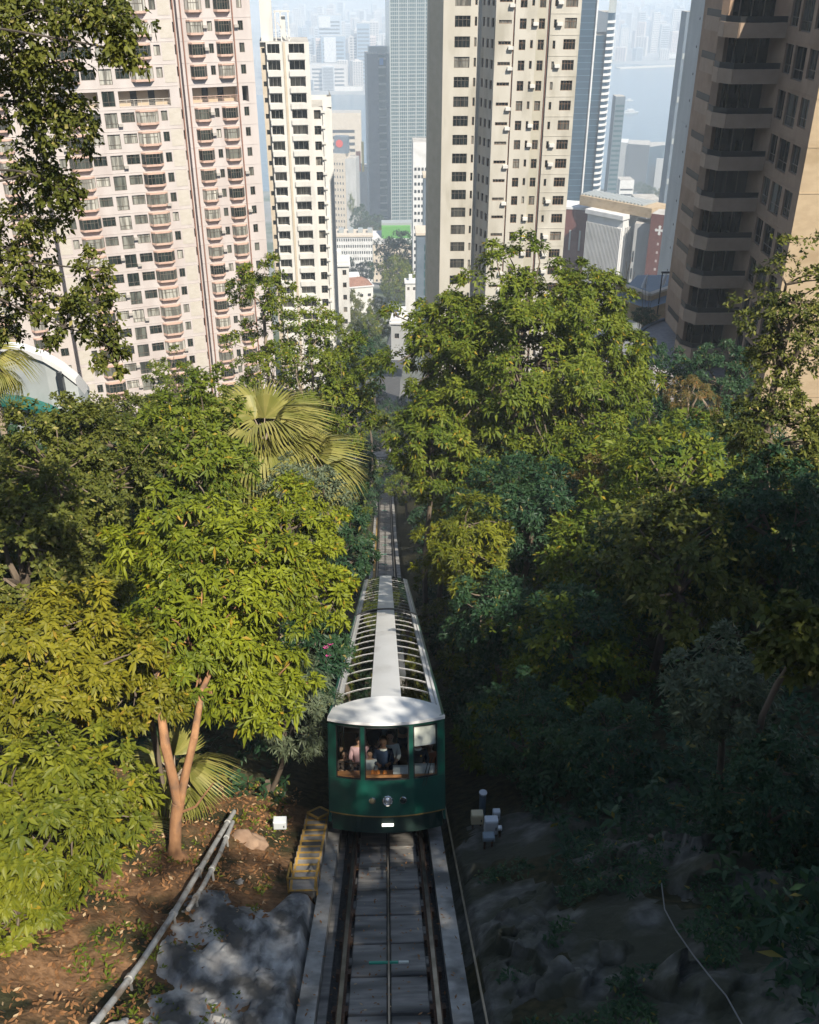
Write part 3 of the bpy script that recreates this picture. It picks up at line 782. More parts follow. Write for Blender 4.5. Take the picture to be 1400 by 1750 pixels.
def pink_tower():
    base = -13.2 - 2.82 * 19; N = 24; sh = 2.82
    o, rz, L = span((51, 130, 145.0), (303, 130, 151.6), base)
    root = empty('apartment_tower', o, rz, label='pink tiled apartment tower with stacked bay windows behind the trees on the left', cat='building')
    k = L / 21.4
    b = MB()
    winA = []
    for c in [(18.3, 19.25, .95, 2.3, 'narrow'), (12.2, 14.25, .95, 2.3, 'pair')]:
        winA += [c, (21.4 - c[1], 21.4 - c[0], c[2], c[3], c[4])]
    winA.append((9.75, 11.65, .28, 2.3, 'tall'))
    winA = [(c[0] * k, c[1] * k) + c[2:] for c in winA]
    refA = [(9.75 * k, 11.65 * k, .28, 2.3, 'tall'), (1.3 * k, 9.2 * k, .1, 2.25, 'void', 1.6), (12.2 * k, 20.0 * k, .1, 2.25, 'void', 1.6)]
    pickA = lambda s, c: refA if s == 17 else c
    LP = (sh - .16, .07, .04)
    ops = wallrun(b, (0, 0), (L, 0), 0, N, sh, winA, pick=pickA, lip=LP)
    # recess between the blocks, then the right block
    w1, w2, w3 = L + 0.9, L + 1.6, 33.6 * k
    slit = [(.25, .62, .9, 2.2, 'slit')]
    wallrun(b, (L, 0), (L, 1.2), 0, 1, N * sh, [])
    ops += wallrun(b, (L, 1.2), (w1, 1.2), 0, N, sh, slit)
    wallrun(b, (w1, 1.2), (w1, .25), 0, 1, N * sh, [])
    colsB = [(26.75 * k - w1, 27.5 * k - w1, 1.0, 2.25, 'small'), (31.5 * k - w1, 32.3 * k - w1, 1.0, 2.25, 'small')]
    refB = [(23.5 * k - w1, 30.6 * k - w1, .1, 2.25, 'void', 1.6), (31.4 * k - w1, 32.4 * k - w1, .1, 2.25, 'void', 1.6)]
    ops += wallrun(b, (w1, .25), (w3, .25), 0, N, sh, colsB, pick=lambda s, c: refB if s == 17 else c, lip=LP)
    wallrun(b, (w3, .25), (w3, 14), 0, 1, N * sh, [])
    wallrun(b, (w3, 14), (-14, 14), 0, 1, N * sh, [])
    # left recess and third block
    wallrun(b, (0, 3), (0, 0), 0, 1, N * sh, [])
    ops += wallrun(b, (-2.8, 3), (0, 3), 0, N, sh, [(.4, 1.6, .9, 2.2, 'small')])
    wallrun(b, (-2.8, .3), (-2.8, 3), 0, 1, N * sh, [])
    wallrun(b, (-14, .3), (-2.8, .3), 0, N, sh, [], lip=LP)
    wallrun(b, (-14, 14), (-14, .3), 0, 1, N * sh, [])
    b.add([(-14, .3, N * sh), (w3, .3, N * sh), (w3, 14, N * sh), (-14, 14, N * sh)], ((0, 1, 2, 3),), 1)
    b.build('wall', [M_PINK, M_ROOF], root)
    put_windows(root, ops, (M_FRAME, M_GLS), {'pair': {'nv': 2, 'tr': .7}, 'tall': {'nv': 1, 'tr': .3}, 'narrow': {'nv': 1}, 'slit': {'nv': 0}, 'small': {'nv': 1}}, only=('pair', 'tall', 'narrow', 'slit', 'small'))
    bm_ = bay_mesh(3.35 * k, 1.95, .62, .5, [M_PINKTRIM, M_FRAME, M_GLS]); bs = bay_mesh(2.5 * k, 1.9, .6, .42, [M_PINKTRIM, M_FRAME, M_GLS])
    for s in range(N):
        z = s * sh + .58
        if s != 17:
            for u in (16.15, 5.25): put('bay_window', bm_, root, (u * k, 0, z))
            for u in (24.85, 29.2): put('bay_window', bs, root, (u * k, .25, z))
        put('bay_window', bs, root, (-4.8, .3, z)); 
        if s < 14: put('bay_window', bs, root, (-9.2, .3, z))
        for (u0, u1) in ((19.5, 21.3), (.1, 1.9)):
            if s != 17: put('tile_panel', _wm.setdefault(('tp', k), MB().box(0, 1.8 * k, -.03, .05, 0, 2.25).mesh('tile_panel', M_CREAM)), root, (u0 * k, 0, s * sh + .3))
    rp_ = random.Random(17); acm = MB().box(-.3, .3, -.42, -.003, 0, .38).mesh('air_conditioner', mat('aged_unit', (0.36, 0.33, 0.29), rough=.7))
    for s in range(N):
        for u_ in (17.95 * k, 3.4 * k, 12.0 * k, 9.45 * k):
            if s != 17 and rp_.random() < .3: put('air_conditioner', acm, root, (u_, 0, s * sh + rp_.choice((1.0, .5, 1.6))))
        for u_ in (26.4 * k, 31.2 * k):
            if s != 17 and rp_.random() < .45: put('air_conditioner', acm, root, (u_, .25, s * sh + 1.4))
    # railing of the open floor
    for (u0, u1, yy, mm) in ((1.3 * k, 9.2 * k, 0, M_CREAM), (12.2 * k, 20.0 * k, 0, M_CREAM), (23.5 * k, 30.6 * k, .25, M_PINKTRIM)):
        g = MB(); z = 17 * sh + .1
        g.box(u0, u1, yy - .02, yy + .04, z + .95, z + 1.02)
        for q in range(1, 5): g.box(u0, u1, yy, yy + .02, z + .18 * q, z + .18 * q + .03)
        n = int((u1 - u0) / 1.0)
        for q in range(n + 1): x = u0 + (u1 - u0) * q / n; g.box(x - .025, x + .025, yy - .01, yy + .03, z, z + .95)
        g.build('balustrade', mm, root)
        v = MB(); v.quad((u0, yy + 1.6, z), (u1, yy + 1.6, z), (u1, yy + 1.6, z + 2.15), (u0, yy + 1.6, z + 2.15)); v.build('open_floor_wall', mat('open_floor_beige', (0.42, 0.33, 0.22), rough=.9), root)
        for q in (.25, .6):
            x = u0 + (u1 - u0) * q; v = MB(); v.box(x, x + .9, yy + 1.55, yy + 1.59, z, z + 2.0); v.build('open_floor_door', M_DARKIN, root)
    for x, y in ((L + .5, 1.05), (30.75 * k, .13), (22.9 * k, .12)):
        MB().tube([(x, y, 0), (x, y, N * sh)], .09, 6).build('drainpipe', M_DRAIN, root)
pink_tower()

M_OFFW = mat('offwhite_render', (0.525, 0.507, 0.464), (0.576, 0.559, 0.516), scale=0.6, rough=0.85, c3=(0.447, 0.430, 0.396), scale3=0.35, stretch=(1, 1, 0.25), t3=0.62)
M_BUFF = mat('buff_render', (0.450, 0.378, 0.279), (0.504, 0.432, 0.333), scale=0.8, rough=0.85)
def white_tower():
    sh = 2.9; top = -13.8; N = 24; base = top - N * sh - .6
    o, rz, L = span((449, 150, 205), (550, 150, 206), base)
    root = empty('apartment_tower', o, rz, label='white apartment tower with deep balconies and solid parapets beside the pink one', cat='building')
    s_ = L / 101.0
    u = lambda px: (px - 449) * s_
    b = MB()
    ops = wallrun(b, (0, 0), (u(459), 0), 0, N, sh, [(.25, u(459) - .2, 1.0, 1.9, 'small')], m=1)
    bal = [(u(461) - u(459), u(481.5) - u(459), .95, 2.62, 'bal', 1.5), (u(497) - u(459), u(523) - u(459), .95, 2.62, 'bal', 1.5)]
    wallrun(b, (u(459), -.7), (u(531), -.7), 0, N, sh, bal, depth=1.5)
    wallrun(b, (u(459), 0), (u(459), -.7), 0, 1, N * sh, []); wallrun(b, (u(531), -.7), (u(531), .5), 0, 1, N * sh, [])
    ops += wallrun(b, (u(531), .5), (u(550), .5), 0, N - 4, sh, [(.4, 1.7, .7, 2.4, 'side', .5)])
    H = (N - 4) * sh + .9
    wallrun(b, (u(550), .2), (u(566), .9), 0, 1, H + 1.0, []); wallrun(b, (u(566), .9), (u(566), 12), 0, 1, H + 1.0, []); wallrun(b, (u(566), 12), (-.2, 12), 0, 1, H, [])
    wallrun(b, (u(550), .5), (u(550), .2), 0, 1, H + 1, [])
    b.add([(u(531), .5, (N - 4) * sh), (u(566), .5, (N - 4) * sh), (u(566), 12, (N - 4) * sh), (u(531), 12, (N - 4) * sh)], ((0, 1, 2, 3),), 2)
    wallrun(b, (-.2, 12), (0, 0), 0, 1, N * sh, []); wallrun(b, (u(531), .5), (u(531), 12), 0, 1, N * sh, [])
    b.add([(0, -.7, N * sh), (u(531), -.7, N * sh), (u(531), 12, N * sh), (0, 12, N * sh)], ((0, 1, 2, 3),), 2)
    b.build('wall', [M_OFFW, M_BUFF, M_ROOF], root)
    put_windows(root, ops, (M_FRAME, M_GLSD), {'side': {'nv': 1, 'tr': .7}, 'small': {'nv': 0}})
    for s in range(N):
        for (c0, c1) in ((u(461), u(481.5)), (u(497), u(523))):
            d = _wm.setdefault(('bd', round(c1 - c0, 2)), (lambda w: MB().quad((0, 0, 0), (w, 0, 0), (w, 0, 1.67), (0, 0, 1.67), 1).box(w * .33 - .03, w * .33 + .03, -.05, -.01, 0, 1.67).box(w * .66 - .03, w * .66 + .03, -.05, -.01, 0, 1.67).mesh('balcony_door', [M_WFRAME, M_GLSM]))(c1 - c0))
            put('balcony_door', d, root, (c0, .79, s * sh + .95))
            pr = _wm.setdefault(('bp', round(c1 - c0, 2)), (lambda w: MB().box(-.1, w + .1, -.32, -.003, 0, 1.0).mesh('balcony_parapet', M_OFFW))(c1 - c0))
            put('balcony_parapet', pr, root, (c0, -.7, s * sh - .08))
        if s < N - 4:
            put('air_conditioner', _wm.setdefault('ac1', MB().box(0, .8, -.45, .0, 0, .45).mesh('air_conditioner', M_OFFW)), root, (u(531) + 1.75, .48, s * sh + 1.9))
    MB().box(u(487), u(491), -.86, -.71, 0, N * sh).build('pier', M_BUFF, root)
    ph = MB(); ph.box(u(452), u(472), 2, 9, N * sh, N * sh + 9); ph.build('penthouse', M_OFFW, root)
    fr = MB()
    for x in (u(477), u(486), u(499)): fr.box(x - .12, x + .12, 1.9, 2.1, N * sh, N * sh + 5)
    fr.box(u(475), u(502), 1.9, 2.1, N * sh + 4.9, N * sh + 5.2); fr.bar((u(480), 2, N * sh + 3.2), (u(501), 2, N * sh + .3), .2, .2); fr.box(u(485), u(494), 3, 5, N * sh, N * sh + 4.2)
    fr.build('roof_frame', M_OFFW, root)
white_tower()

M_BEIGE = mat('weathered_beige_wall', (0.413, 0.383, 0.318), (0.473, 0.443, 0.378), scale=0.5, rough=0.88, c3=(0.327, 0.301, 0.241), scale3=0.3, stretch=(1, 1, 0.3), t3=0.6)
M_BEIGE2 = mat('grey_beige_panel', (0.361, 0.335, 0.258), (0.404, 0.370, 0.292), scale=0.8, rough=0.88)
M_BRFRAME = mat('brown_timber_frame', (0.17, 0.10, 0.06), rough=0.6)
def beige_tower():
    sh = 2.9; N = 24
    zr = at(800, 271, 170).z            # a window row's middle
    base = zr - 1.55 - 13 * sh
    o, rz, L = span((735, 150, 170), (974.5, 150, 170), base)
    root = empty('apartment_tower', o, rz, label='tall weathered beige apartment tower rising behind the big tree', cat='building')
    s_ = L / 239.5; u = lambda px: (px - 735) * s_
    D = -4.2
    b = MB(); ops = []
    A, B, C0, C1 = u(756), u(819), u(838), u(925.7)
    wallrun(b, (0, 3.2), (A, 0), 0, 1, N * sh, [], m=1)  # left-facing chamfer gets the darker beige, its shade put into the colour
    ops += wallrun(b, (A, 0), (B, 0), 0, N, sh, [(u(775) - A, u(801) - A, .75, 2.35, 'wide'), (u(808) - A, u(812) - A, .9, 2.2, 'slim')])
    cl = math.hypot(C0 - B, D)
    ops += wallrun(b, (B, 0), (C0, D), 0, N, sh, [(cl * .10, cl * .24, .9, 2.2, 'slim'), (cl * .40, cl * .58, .9, 2.2, 'slim'), (cl * .72, cl * .90, .9, 2.2, 'slim')])
    ops += wallrun(b, (C0, D), (u(867), D), 0, N, sh, [(.5, u(864) - C0, 1.45, 1.95, 'slit')])
    wallrun(b, (u(867), D), (u(867), D + .4), 0, 1, N * sh, []); wallrun(b, (u(867), D + .4), (u(869.5), D + .4), 0, 1, N * sh, [], m=1); wallrun(b, (u(869.5), D + .4), (u(869.5), D), 0, 1, N * sh, [])
    q = u(869.5)
    ops += wallrun(b, (q, D), (u(905), D), 0, N, sh, [(u(877) - q, u(888) - q, .7, 2.15, 'sq'), (u(895.5) - q, u(900) - q, .95, 2.1, 'slim')])
    ops += wallrun(b, (u(905), D + .02), (u(920), D + .02), 0, N, sh, [(u(908) - u(905), u(918) - u(905), .7, 2.15, 'sq')], m=1)
    wallrun(b, (u(920), D), (u(925.7), D), 0, 1, N * sh, [])
    wallrun(b, (u(925.7), D), (u(925.7), D - .5), 0, 1, N * sh, [])
    ops += wallrun(b, (u(925.7), D - .5), (L, D - .5), 0, N, sh, [(u(949) - u(925.7), u(968.5) - u(925.7), .8, 2.25, 'wide3'), (u(931.5) - u(925.7), u(936) - u(925.7), .9, 2.05, 'slim')], lip=(sh - .1, .1, .05), mlip=0)
    wallrun(b, (L, D - .5), (L, 12), 0, 1, N * sh, []); wallrun(b, (L, 12), (0, 12), 0, 1, N * sh, []); wallrun(b, (0, 12), (0, 3.2), 0, 1, N * sh, [], m=1)
    b.add([(0, 3.2, N * sh), (A, 0, N * sh), (B, 0, N * sh), (C0, D, N * sh), (L, D, N * sh), (L, 12, N * sh), (0, 12, N * sh)], ((0, 1, 2, 3, 4, 5, 6),), 2)
    b.build('wall', [M_BEIGE, M_BEIGE2, M_ROOF], root)
    put_windows(root, ops, (M_BRFRAME, M_GLSD), {'wide': {'nv': 3, 'tr': .65, 'mats': (M_FRAME, M_GLSD)}, 'slim': {'nv': 0}, 'slit': {'nv': 3}, 'sq': {'nv': 1, 'tr': .68}, 'wide3': {'nv': 3, 'tr': .66}}, only=('wide', 'slit', 'sq', 'wide3', 'slim'))
    r_ = random.Random(11)
    ac = MB().box(-.4, .4, -.5, -.003, 0, .45).mesh('air_conditioner', M_OFFW)
    for s in range(N):
        for px in (903, 941):
            if r_.random() < .6: put('air_conditioner', ac, root, (u(px), D - (.5 if px > 925 else 0), s * sh + 1.2))
        if r_.random() < .4: put('air_conditioner', ac, root, (u(864), D, s * sh + .8))
    for px, y in ((868.2, D + .32), (923.5, D - .1)):
        MB().tube([(u(px), y, 0), (u(px), y, N * sh)], .08, 6).build('drainpipe', M_DRAIN, root)
beige_tower()

M_BROWN = mat('brown_mosaic_wall', (0.270, 0.180, 0.122), (0.315, 0.216, 0.144), scale=1.5, rough=0.8, c3=(0.225, 0.149, 0.095), scale3=0.4)
M_TAN = mat('tan_tile_wall', (0.360, 0.270, 0.167), (0.414, 0.315, 0.198), scale=1.5, rough=0.75, stretch=(1, 1, 2), c3=(0.315, 0.230, 0.135), scale3=0.4)
M_BLKGL = mat('smoked_rail_glass', (0.014, 0.015, 0.015), rough=0.5, spec=.2)
M_PARA = mat('tan_mosaic_parapet', (0.30, 0.215, 0.15), (0.345, 0.25, 0.178), scale=1.5, rough=0.8)
def brown_block():
    sh = 3.02; N = 13
    zp = at(1262, 118.6, 77).z          # a parapet top
    base = zp - .98 - 10 * sh
    fi = at(1303, 291, 77); nc = at(1374, 286, 69)
    root = empty('apartment_block', (fi.x, 77, base), 0, label='brown apartment block with dark planted balconies at the right edge', cat='building')
    xn = nc.x - fi.x; yn = 69 - 77
    b = MB(); ops = []
    Lw = math.hypot(xn, yn)
    # the west wall with three tall windows, running towards the camera
    ops += wallrun(b, (0, 0), (xn, yn), 0, N, sh, [(.5, 2.1, .8, 2.75, 'big'), (2.5, 4.7, .6, 2.75, 'big'), (5.3, 6.9, .9, 2.75, 'big')], lip=(sh - .06, .06, .03))
    wallrun(b, (xn, yn), (xn + 16, yn), 0, N, sh, [], m=1, lip=(sh - .1, .1, .03), mlip=1)
    wallrun(b, (xn + 16, yn), (xn + 16, 14), 0, 1, N * sh, [], m=1)
    wallrun(b, (xn + 16, 14), (-1.9, 14), 0, 1, N * sh, [])
    wallrun(b, (-1.9, 14), (-1.9, 3.2), 0, 1, N * sh, [])
    wallrun(b, (-3.55, 3.0), (0, 3.0), 0, 1, N * sh, [], m=3)     # behind the balcony, painted near-black for the shade of the recess
    wallrun(b, (0, 3.0), (0, 0), 0, 1, N * sh, [])
    b.add([(-1.9, 3, N * sh), (xn, yn, N * sh), (xn + 16, yn, N * sh), (xn + 16, 14, N * sh), (-1.9, 14, N * sh)], ((0, 1, 2, 3, 4),), 2)
    b.build('wall', [M_BROWN, M_TAN, M_ROOF, M_DARKIN], root)
    MB().prism([(-3.85, 3.05), (-3.45, 2.6), (-2.9, 3.02), (-2.0, 4.6), (-2.9, 4.6)], 0, N * sh).build('pier', M_BROWN, root)
    put_windows(root, ops, (M_FRAME, M_GLSD), {'big': {'nv': 1, 'tr': .3}})
    para = MB()
    pl = [(0, -.02), (-3.35, -.02), (-4.05, 1.1), (-4.05, 2.35)]
    for i in range(3):
        a, c = Vector(pl[i] + (0,)), Vector(pl[i + 1] + (0,))
        para.bar(a + Vector((0, 0, .49)), c + Vector((0, 0, .49)), .16, .98)
    para.add([(x, y, .12) for x, y in pl] + [(0, 3, .12)] + [(x, y, .0) for x, y in pl] + [(0, 3, 0)], ((4, 3, 2, 1, 0), (5, 6, 7, 8, 9)))
    para = para.mesh('balcony_parapet', M_PARA)
    rail = MB()
    for i in range(3):
        a, c = Vector(pl[i] + (1.18,)), Vector(pl[i + 1] + (1.18,)); rail.bar(a, c, .03, .36); rail.bar(a + Vector((0, 0, .2)), c + Vector((0, 0, .2)), .05, .04)
    rail = rail.mesh('balcony_rail', M_BLKGL)
    door = MB().quad((-3.4, 2.9, .12), (0, 2.9, .12), (0, 2.9, 2.9), (-3.4, 2.9, 2.9), 1)
    for x in (-2.6, -1.7, -.8): door.box(x - .04, x + .04, 2.82, 2.88, .12, 2.9)
    door = door.mesh('balcony_door', [M_FRAME, M_GLSD])
    rr = random.Random(5)
    for s in range(N - 1):
        put('balcony_parapet', para, root, (0, 0, s * sh)); put('balcony_rail', rail, root, (0, 0, s * sh)); put('balcony_door', door, root, (0, 0, s * sh))
        # the balconies behind the pier
        put('balcony_parapet', _wm.setdefault('fbp', MB().bar((-1.95, 5.2, .5), (-2.8, 6.4, .5), .16, 1.0).bar((-2.8, 6.4, .5), (-2.8, 10, .5), .16, 1.0).add([(-1.95, 5.2, 0), (-2.8, 6.4, 0), (-2.8, 10, 0), (-1.95, 10, 0)], ((0, 1, 2, 3),)).mesh('balcony_parapet', M_PARA)), root, (0, 0, s * sh))
        put('balcony_rail', _wm.setdefault('fbr', MB().bar((-1.95, 5.2, 1.25), (-2.8, 6.4, 1.25), .04, .5).bar((-2.8, 6.4, 1.25), (-2.8, 10, 1.25), .04, .5).mesh('balcony_rail', M_BLKGL)), root, (0, 0, s * sh))
        put('air_conditioner', _wm.setdefault('ac2', MB().box(-.45, .45, -.5, 0, 0, .6).mesh('air_conditioner', M_GREYBOX)), root, (-2.3, 5.5, s * sh + 2.1), .9)
brown_block()

# ------------------------------------------------------------------ the city towards the harbour
M_GRID = mat('pale_steel_grid', (0.34, 0.36, 0.35), rough=0.4, metal=0.2)
M_CURT = mat('teal_curtain_glass', (0.035, 0.085, 0.095), (0.05, 0.11, 0.12), scale=0.08, rough=0.12, spec=0.7)
M_NAVY = mat('navy_curtain_glass', (0.012, 0.035, 0.06), (0.018, 0.05, 0.08), scale=0.1, rough=0.12, spec=0.6)
M_CONC = mat('grey_concrete', (0.299, 0.299, 0.290), (0.352, 0.352, 0.343), scale=0.3, rough=0.85, stretch=(1, 1, .3))
M_SLATE = mat('slate_blue_panel', (0.10, 0.13, 0.16), (0.13, 0.16, 0.19), scale=0.2, rough=0.5)
M_WHITE = mat('white_render', (0.546, 0.537, 0.519), (0.598, 0.590, 0.572), scale=0.4, rough=0.8, c3=(0.475, 0.466, 0.440), scale3=.2)
M_SAND = mat('sand_cladding', (0.475, 0.405, 0.317), (0.528, 0.458, 0.370), scale=0.3, rough=0.8)
M_BRICK = mat('red_brown_tile', (0.10, 0.034, 0.026), (0.13, 0.046, 0.036), scale=1.2, rough=0.8)
M_DKGL = glass_room('office_glass', (0.02, 0.03, 0.035), (0.12, 0.14, 0.14), 0.6)
M_BANDGL = mat('window_band_glass', (0.03, 0.035, 0.04), rough=0.2)

def body(root, w, d, h, mats, name='wall'):
    return MB().prism([(0, 0), (w, 0), (w, d), (0, d)], 0, h, 0, 1).build(name, mats, root)

# tall tower with a woven steel grid
def grid_tower():
    base = -248
    o, rz, L = span((668, 200, 950), (768, 200, 955), base)
    root = empty('office_tower', o, rz, label='tall glass office tower wrapped in a fine pale grid, left of the beige tower', cat='building')
    h = 262
    body(root, L, 40, h, [M_CURT, M_ROOF])
    hb = MB().box(-.15, L + .15, -.45, -.01, 0, .7).mesh('floor_band', M_GRID)
    for k in range(int(h / 3.1)): put('floor_band', hb, root, (0, 0, k * 3.1))
    vb = MB().box(-.5, .5, -.62, -.46, 0, h).mesh('mullion', M_GRID); v2 = MB().box(-.18, .18, -.56, -.46, 0, h).mesh('mullion', M_GRID)
    n = 28
    for k in range(n + 1): put('mullion', vb if k % 4 == 0 else v2, root, (L * k / n, 0, 0))
    sb = MB().box(-.45, -.01, 0, 40, 0, .7).mesh('floor_band', M_GRID)
grid_tower()

def slate_tower():
    base = -252
    o, rz, L = span((629, 200, 1050), (667, 200, 1052), base)
    top = at(650, 92, 1050).z
    root = empty('office_tower', o, rz, label='slate grey office tower with a banded glass side and flat top', cat='building')
    h = top - base; k = L * 19 / 38
    MB().prism([(0, 0), (k, 0), (k, 30), (0, 30)], 0, h, 0, 1).build('stone_face', [M_SLATE, M_ROOF], root)
    MB().prism([(k + .05, .6), (L, .6), (L, 30), (k + .05, 30)], 0, h - 1.2, 0, 1).build('glass_face', [M_CURT, M_ROOF], root)
    bm_ = MB().box(k + .1, L, -.1, .55, 0, 1.6).mesh('floor_band', M_GRID)
    for i in range(int(h / 7.6)): put('floor_band', bm_, root, (0, 0, 3 + i * 7.6))
    MB().box(k * .2, L * .85, 6, 16, h, h + 6).build('plant_room', M_GRID, root)
    for i in range(5): MB().box(k * .1 + i * 1.9, k * .1 + i * 1.9 + .9, .2, 1.2, h, h + 1.8).build('roof_unit', M_WHITE, root)
    MB().tube([(L * .9, 12, h), (L * .9, 12, h + 24)], [.8, .2], 6).build('mast', M_WHITE, root)
    sg = MB().box(L * .55, L * .72, -.2, -.11, h - 10, h - 4); sg.build('blue_sign', mat('sign_blue', (0.02, 0.18, 0.45), rough=.4), root)
slate_tower()

def navy_tower():
    base = -205
    o, rz, L = span((974, 150, 650), (1045, 150, 650), base)
    root = empty('office_tower', o, rz, label='dark navy glass tower with a pale vertical fin and a curved white-banded corner', cat='building')
    s_ = L / 71.0; u = lambda px: (px - 974) * s_
    h = 215; h2 = at(1035, 22, 650).z - base
    MB().prism([(-8, 0), (u(1008), 0), (u(1008), 30), (-8, 30)], 0, h, 0, 1).build('glass_face', [M_NAVY, M_ROOF], root)
    MB().box(u(1008) + .02, u(1010.5), -1.5, 20, 0, h).build('fin', M_WHITE, root)
    MB().prism([(u(1010.5) + .02, .8), (u(1028), .8), (u(1028), 30), (u(1010.5) + .02, 30)], 0, h2 - 12, 0, 1).build('glass_face', [M_NAVY, M_ROOF], root)
    ln = MB().box(-8, u(1008) - .05, -.22, -.02, 0, .35).mesh('floor_line', mat('navy_band', (0.05, 0.10, 0.14), rough=.4)); l2 = MB().box(u(1010.7), u(1028) - .05, .55, .78, 0, .35).mesh('floor_line', MATS['navy_band'])
    for i in range(int(h / 3.6)):
        put('floor_line', ln, root, (0, 0, i * 3.6)); 
        if i * 3.6 < h2 - 14: put('floor_line', l2, root, (0, 0, i * 3.6))
    r0 = u(1028); R = u(1045) - r0
    arc = [(r0 + R * math.sin(t * math.pi / 16) * 1.0, 8 - 9 * math.cos(t * math.pi / 16)) for t in range(9)]
    MB().prism(arc + [(u(1045), 30), (r0, 30)], 0, h2, 0, 1).build('curved_corner', [M_NAVY, M_ROOF], root)
    arc2 = [(r0 + (R + .5) * math.sin(t * math.pi / 16), 8 - 9.5 * math.cos(t * math.pi / 16)) for t in range(9)]
    cb = MB().prism(arc2 + [(u(1045) + .5, 30), (r0 + .1, 30), (r0 + .1, -1.4)], 0, 1.35, 0).mesh('white_band', M_WHITE)
    for i in range(int(h2 / 3.6)): put('white_band', cb, root, (0, 0, i * 3.6))
    MB().prism(arc, h2 + .1, h2 + 8).build('crown_screen', M_GRID, root)
    return root
navy_tower()

def plain_tower(pa, pb, base, top, d, mats, name, label, band=None, nv=0, cat='building', group=None, face=None):
    """tower with recessed window rows: band = (storey, glass height, material)"""
    o, rz, L = span(pa, pb, base)
    root = empty(name, o, rz, label=label, cat=cat, group=group)
    h = top - base
    body(root, L, d, h, mats)
    if band:
        sh, gh, gm = band
        key = ('b', round(L, 1), gh, gm.name, nv)
        bmesh_ = MB()
        if nv:
            for k in range(nv):
                x0 = L * (k + .18) / nv; x1 = L * (k + .82) / nv; bmesh_.box(x0, x1, -.12, .05, 0, gh)
        else: bmesh_.box(L * .06, L * .94, -.12, .05, 0, gh)
        bmesh_ = bmesh_.mesh('window_row', gm)
        for i in range(int((h - 2) / sh)): put('window_row', bmesh_, root, (0, 0, 1.2 + i * sh))
    return root, L, h

def grid_windows(root, L, z0, h, nx, nz, w, g, mats, margin=0.0, y=0.0):
    me = window_mesh(w, g, .0, mats, 0)
    for i in range(nx):
        for j in range(nz):
            put('window', me, root, (margin + (L - 2 * margin) * (i + .5) / nx, y - .02, z0 + h * j / nz))

# slim concrete tower and its glazed neighbour
def slim_tower():
    Y0, Y1 = 246.0, 259.0
    n = at(1190, 150, Y0); base = at(1150, 480, 250).z - 12
    root = empty('residential_tower', (n.x, Y0, base), 0, label='slim pale concrete tower with a column of small dark vents', cat='building')
    h = 8 - base
    b = MB(); 
    b.quad((0, 13, 0), (0, 0, 0), (0, 0, h), (0, 13, h), 0); b.quad((0, 0, 0), (16, 0, 0), (16, 0, h), (0, 0, h), 1)
    b.quad((16, 0, 0), (16, 13, 0), (16, 13, h), (16, 0, h), 1); b.quad((16, 13, 0), (0, 13, 0), (0, 13, h), (16, 13, h), 0); b.quad((0, 0, h), (16, 0, h), (16, 13, h), (0, 13, h), 0)
    b.build('wall', [M_CONC, M_WHITE], root)  # sunlit south and east faces white, shaded ones grey: light put into colour
    vm = MB().box(-.06, .02, -.25, .25, 0, .5).mesh('vent', M_DARKIN)
    for i in range(int(h / 6)): put('vent', vm, root, (0, 4.0, 3 + i * 5.8))
    lb = MB().box(-.05, .05, 0, 13, 0, .12).mesh('joint_line', M_CONC)
    for i in range(6): put('joint_line', lb, root, (0, 0, 8 + i * 14))
    MB().box(-3.5, 0, -1, 3.5, 2.6, 3.2).build('canopy', M_SAND, root)
    MB().box(-3.0, -.2, -.6, 3.2, -4, 2.6).build('lodge', M_SAND, root)
slim_tower()
r_, L_, h_ = plain_tower((1146, 250, 480), (1192, 250, 480), -190, at(1165, 20, 480).z, 9, [M_SLATE, M_ROOF], 'office_tower', 'narrow blue glass tower squeezed behind the slim concrete one')
bmx = MB().box(L_ * .25, L_ * .99, -.25, -.02, 0, 2.2).mesh('glass_band', M_CURT)
for i in range(int(h_ / 3.6)): put('glass_band', bmx, r_, (0, 0, i * 3.6))
bmx = MB().box(.3, L_ * .2, -.2, -.02, 0, 2.4).mesh('window', M_GRID)
for i in range(int(h_ / 18)): put('window', bmx, r_, (0, 0, 5 + i * 18))
MB().box(L_ * .4, L_ * .95, 2, 10, h_, h_ + 7).build('plant_room', M_WHITE, r_)

# low rise beside it: white hospital-like block with brown tile towers
def clinic():
    base = at(1050, 520, 372).z - 14
    o, rz, L = span((1000, 420, 384), (1061, 420, 372), base)
    root = empty('clinic_building', o, rz, label='white block with a screen of slim vertical fins under a tan roof storey', cat='building')
    h = at(1061, 376, 372).z - base
    body(root, L, 16, h, [M_WHITE, M_ROOF])
    fin = MB().box(-.12, .12, -.7, -.02, 0, h - 4).mesh('fin', M_WHITE)
    for k in range(26): put('fin', fin, root, (L * (k + .5) / 26, 0, 1))
    fl = MB().box(0, L, -.45, -.015, 0, .5).mesh('floor_band', M_GRID)
    for k in range(7): put('floor_band', fl, root, (0, 0, 2 + k * 4.0))
    sf = MB().box(-.0, .7, -.12, .12, 0, h - 4).mesh('fin', M_WHITE)
    for k in range(8): put('fin', sf, root, (L + .02, 1 + 10 * (k + .5) / 8, 1))
    MB().box(-.5, L + .5, -1.2, 16, h, h + 1.6).build('roof_slab', M_WHITE, root)
    MB().box(-L * .4, L * 1.6, 3.0, 14, h + 1.6, h + 5.2).build('roof_storey', M_TAN, root)
    for k in range(18): MB().box(-L * .4 + k * 1.6, -L * .4 + k * 1.6 + .8, 4, 13, h + 5.2, h + 5.8).build('roof_vent', M_GRID, root)
    return root
clinic()
